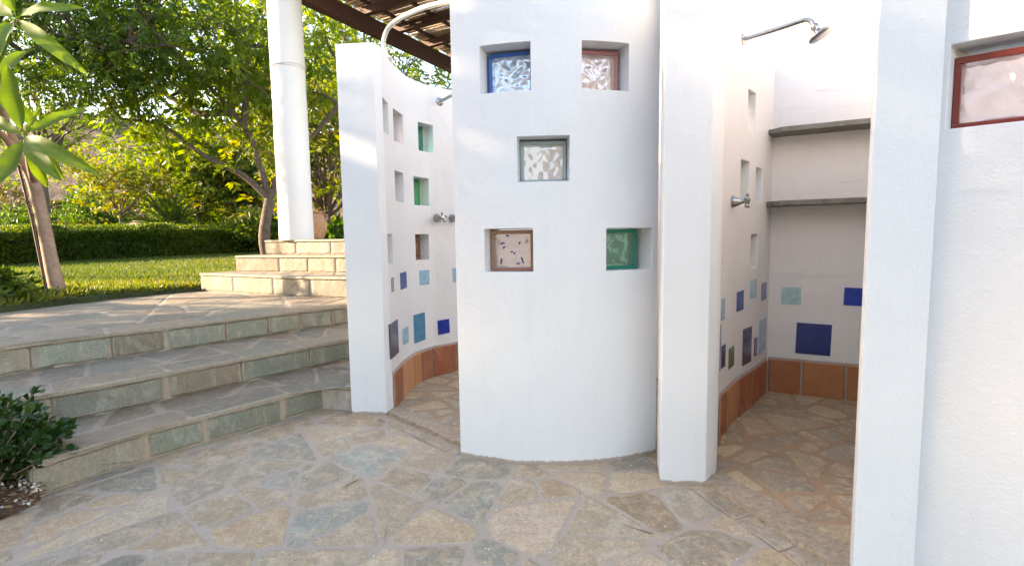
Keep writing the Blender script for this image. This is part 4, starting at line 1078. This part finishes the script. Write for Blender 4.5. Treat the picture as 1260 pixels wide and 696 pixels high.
mb.tube(catmull([(-4.63, 4.98, 1.66), (-4.45, 4.75, 1.82), (-4.25, 4.52, 1.99)], 5), list(np.linspace(.04, .012, 11)), 10)
mb.tube(catmull([(-4.65, 4.95, 1.76), (-4.70, 4.8, 2.3), (-4.45, 4.55, 2.75), (-4.14, 4.43, 2.94)], 5), list(np.linspace(.04, .012, 16)), 10)
local(mb.build('trunk', M_bark2, bt, smooth=True, angle=60, recalc=False), bt)
k = .0072
def tips(L): return [(dx*k*1.1, dyy, -dy*k*1.1, wd*k*.76, c*1.3) for dx, dy, dyy, wd, c in L]
broad(-4.235, 4.5, 2.005, tips([(-13, -76, .02, 27, .05), (92, 46, -.12, 22, .22), (58, 52, -.2, 22, .12), (-22, 62, -.2, 29, -.1), (8, 55, .1, 20, .0), (-42, -22, .05, 18, .1), (46, -36, .25, 16, .1), (22, 44, .15, 18, -.1), (14, -30, .05, 8, 0)]), bt, seed=1)
broad(-4.13, 4.42, 2.95, tips([(78, -6, -.05, 15, .14), (70, 58, .0, 20, .2), (-8, 72, -.25, 30, .1), (-30, 60, -.1, 30, .1), (-10, -70, 0, 26, .1), (-40, -20, .1, 26, .1), (-35, 95, -.05, 26, .1)]), bt, seed=2)
broad(-4.62, 4.65, 2.45, tips([(40, 40, .1, 24, .1), (-10, 60, .1, 26, .1), (20, -50, .2, 22, .1), (-50, 20, -.1, 26, .1)]), bt, seed=3)
st = empty('support_stake', (-4.48, 4.85, G(-4.48, 4.85)), 'thin dark stake leaning against the smooth trunk', 'stake')
mb = MB(); mb.tube([(-4.50, 4.86, zb-.05), (-4.60, 4.88, 1.3), (-4.72, 4.9, 1.95)], [.013, .012, .010], 8); local(mb.build('pole', M_wood, st, smooth=True), st)

# small leafy shrub at the corner of the bed
def detail_bush(x, y, z, R, n, seed, label, L=.055, W=.032, mat=L_bush, name='leafy_bush', cat='bush', fl=True):
    rng = np.random.default_rng(seed); o = empty(name, (x, y, z), label, cat); mb = MB(); C, U_ = [], []
    for k in range(n):
        d = unit(1, rng)[0]; d[2] = abs(d[2])*.9+.12; d /= np.linalg.norm(d); e = np.array([x, y, z])+d*np.array(R)*rng.uniform(.6, 1.05)
        b = np.array([x, y, z])+np.array([rng.normal(0, .04), rng.normal(0, .04), 0]); mid = (b+e)/2+np.array([0, 0, .06])*rng.uniform(-.3, 1)
        P = catmull([Vector(b), Vector(mid), Vector(e)], 6); mb.tube(P, list(np.linspace(.006, .0018, len(P))), 5, cap=False)
        for i in range(4, len(P)):
            tg = np.array((P[i]-P[i-1]).normalized()); 
            for j in range(3 if i < len(P)-1 else 6):
                C.append(np.array(P[i])+rng.normal(0, .006, 3)); v = unit(1, rng)[0]; U_.append(tg*.5+v*.9+np.array([0, 0, .15]))
    local(mb.build('stems', M_bark2, o, recalc=False), o)
    C = np.array(C); U_ = np.array(U_); Wd = rng.normal(size=C.shape); Wd[:, 2] *= .3
    leaves('foliage', C, U_, Wd, L*rng.uniform(.6, 1.2, len(C)), W*rng.uniform(.7, 1.15, len(C)), mat, o, rng.random(len(C)))
    return o
detail_bush(-2.20, 2.06, .04, (.29, .25, .48), 64, 91, 'dark glossy leaved bush in the soil bed at the foot of the steps', L=.046, W=.030)
detail_bush(-4.85, 4.5, .55, (.55, .5, .30), 130, 92, 'low leafy plant at the base of the smooth trunk', L=.08, W=.04, mat=L_hedge, name='leafy_plant', cat='plant')
detail_bush(-4.95, 3.7, .53, (.5, .6, .26), 110, 93, 'low leafy plant at the terrace edge by the left edge of the photo', L=.07, W=.04, mat=L_bush, name='leafy_plant', cat='plant')
# bed
mb = MB(); rng = np.random.default_rng(12); n = 40
QA = [(-1.975, 2.0), (-2.0, 2.03), (-2.46, 2.36), (-2.9, 1.94), (-3.6, 1.15)]; QB = [(-1.950, 1.985), (-1.99, 1.84), (-2.35, 1.3), (-2.7, .7)]; QAs, QBs = plen(QA), plen(QB)
def bedp(u, v):
    a, _ = pat(QA, QAs, QAs[-1]*u); b, _ = pat(QB, QBs, QBs[-1]*u); return a.lerp(b, v)
for i in range(n+1):
    for j in range(n+1):
        p = bedp(i/n, j/n); mb.v.append((p.x, p.y, .012+.05*math.sin(PI*(.15+.85*j/n))+rng.normal(0, .005)))
for i in range(n):
    for j in range(n): q = i*(n+1)+j; mb.f.append((q, q+n+1, q+n+2, q+1))
tag(mb.build('soil_bed', M_soil, recalc=False), kind='structure')
rng = np.random.default_rng(13); C = []
for _ in range(420):
    u = rng.random()**1.3*.8; v = rng.random(); p = bedp(u, v); C.append((p.x, p.y, .020+.05*math.sin(PI*(.15+.85*v))))
C = np.array(C)
o = leaves('fallen_petals', C, rng.normal(size=C.shape)*np.array([1, 1, .3]), rng.normal(size=C.shape)*np.array([1, 1, .3]), .020, .015, M_petal, None); tag(o, 'dry white petals scattered on the soil of the bed', 'petals', kind='stuff')
C = np.array([(p.x, p.y, .018+.05*math.sin(PI*(.15+.85*v))) for u, v in rng.random((900, 2)) for p in (bedp(u*.8, v),)])
o = leaves('leaf_litter', C, rng.normal(size=C.shape)*np.array([1, 1, .3]), rng.normal(size=C.shape), .035, .012, leaf_mat('litter', (.10, .05, .025), (.18, .10, .05), (.25, .16, .08), .1), None); tag(o, 'brown leaf litter on the soil of the bed', 'litter', kind='stuff')
# small debris on the paving
rng = np.random.default_rng(14); C = np.stack([rng.uniform(-1.9, 1.3, 260), rng.uniform(.8, 2.9, 260), np.full(260, .008)], 1)
o = leaves('paving_debris', C, rng.normal(size=C.shape)*np.array([1, 1, .1]), rng.normal(size=C.shape), .010*rng.uniform(.3, 1.4, 260), .006, M_petal, None); tag(o, 'tiny crumbs and petals lying on the stone paving', 'debris', kind='stuff')

# ------------------------------------------------------------------ shade trees left of the frame; sky blockers added behind the camera
for k, (x, y, zc, R) in enumerate(((-10.5, 1.9, 3.35, (1.7, 1.9, 2.1)), (-10.8, -.9, 4.3, (1.7, 2.1, 2.1)), (-11, -4.4, 4.2, (1.7, 2.4, 2.3)))):
    tree('garden_tree', (x, y, .53), (x, y, 1.6), (x, y, zc), R, ['shade tree on the lawn left of the terrace', 'shade tree on the lawn left of the patio', 'shade tree on the lawn behind the patio'][k], 'tree', L_dark, 34, 46, 10, .24, .11, .3, 400+k, tr=.16, clump_r=.5, low=-.9)

tree('garden_tree', (-9.8, 6.1, G(-9.8, 6.1)), (-9.8, 6.1, 2.4), (-9.7, 6.05, 4.6), (1.0, .8, 1.3), 'slender sparse tree on the lawn, left of the broad leaved one', 'tree', L_main, 7, 16, 9, .18, .06, .4, 420, tr=.07, clump_r=.35)

tree('garden_tree', (-10.6, 3.0, .53), (-10.6, 2.8, 5.2), (-10.5, 2.6, 6.9), (.7, 1.1, .6), 'tall thin topped tree on the lawn beyond the nearest shade tree', 'tree', L_main, 6, 10, 8, .18, .07, .3, 421, tr=.07, clump_r=.3)

tree('garden_tree', (-9.0, .7, .53), (-9.0, .7, 1.8), (-9.0, .6, 3.3), (1.4, 1.5, 1.9), 'shade tree on the lawn standing nearest the stone terrace', 'tree', L_dark, 28, 44, 10, .24, .11, .3, 404, tr=.14, clump_r=.5, low=-.9)
tree('garden_tree', (-6.6, -3.2, .0), (-6.6, -3.2, 2.0), (-6.6, -3.2, 3.4), (2.3, 2.2, 1.6), 'unseen tree added to block sky light at the left edge of the patio, behind the photographer', 'tree', L_dark, 38, 50, 10, .26, .12, .3, 405, tr=.17, clump_r=.6, low=-.9)  # added out of view to cut the sky glow on the right wall
tree('garden_tree', (-3.6, -7.0, .0), (-3.6, -7.0, 2.0), (-3.6, -7.0, 3.3), (2.3, 2.2, 1.5), 'unseen tree added to block sky light at the far side of the patio, behind the photographer', 'tree', L_dark, 34, 46, 10, .26, .12, .3, 406, tr=.17, clump_r=.6, low=-.9)  # second unseen blocker, added to dim sky light reaching the right wall
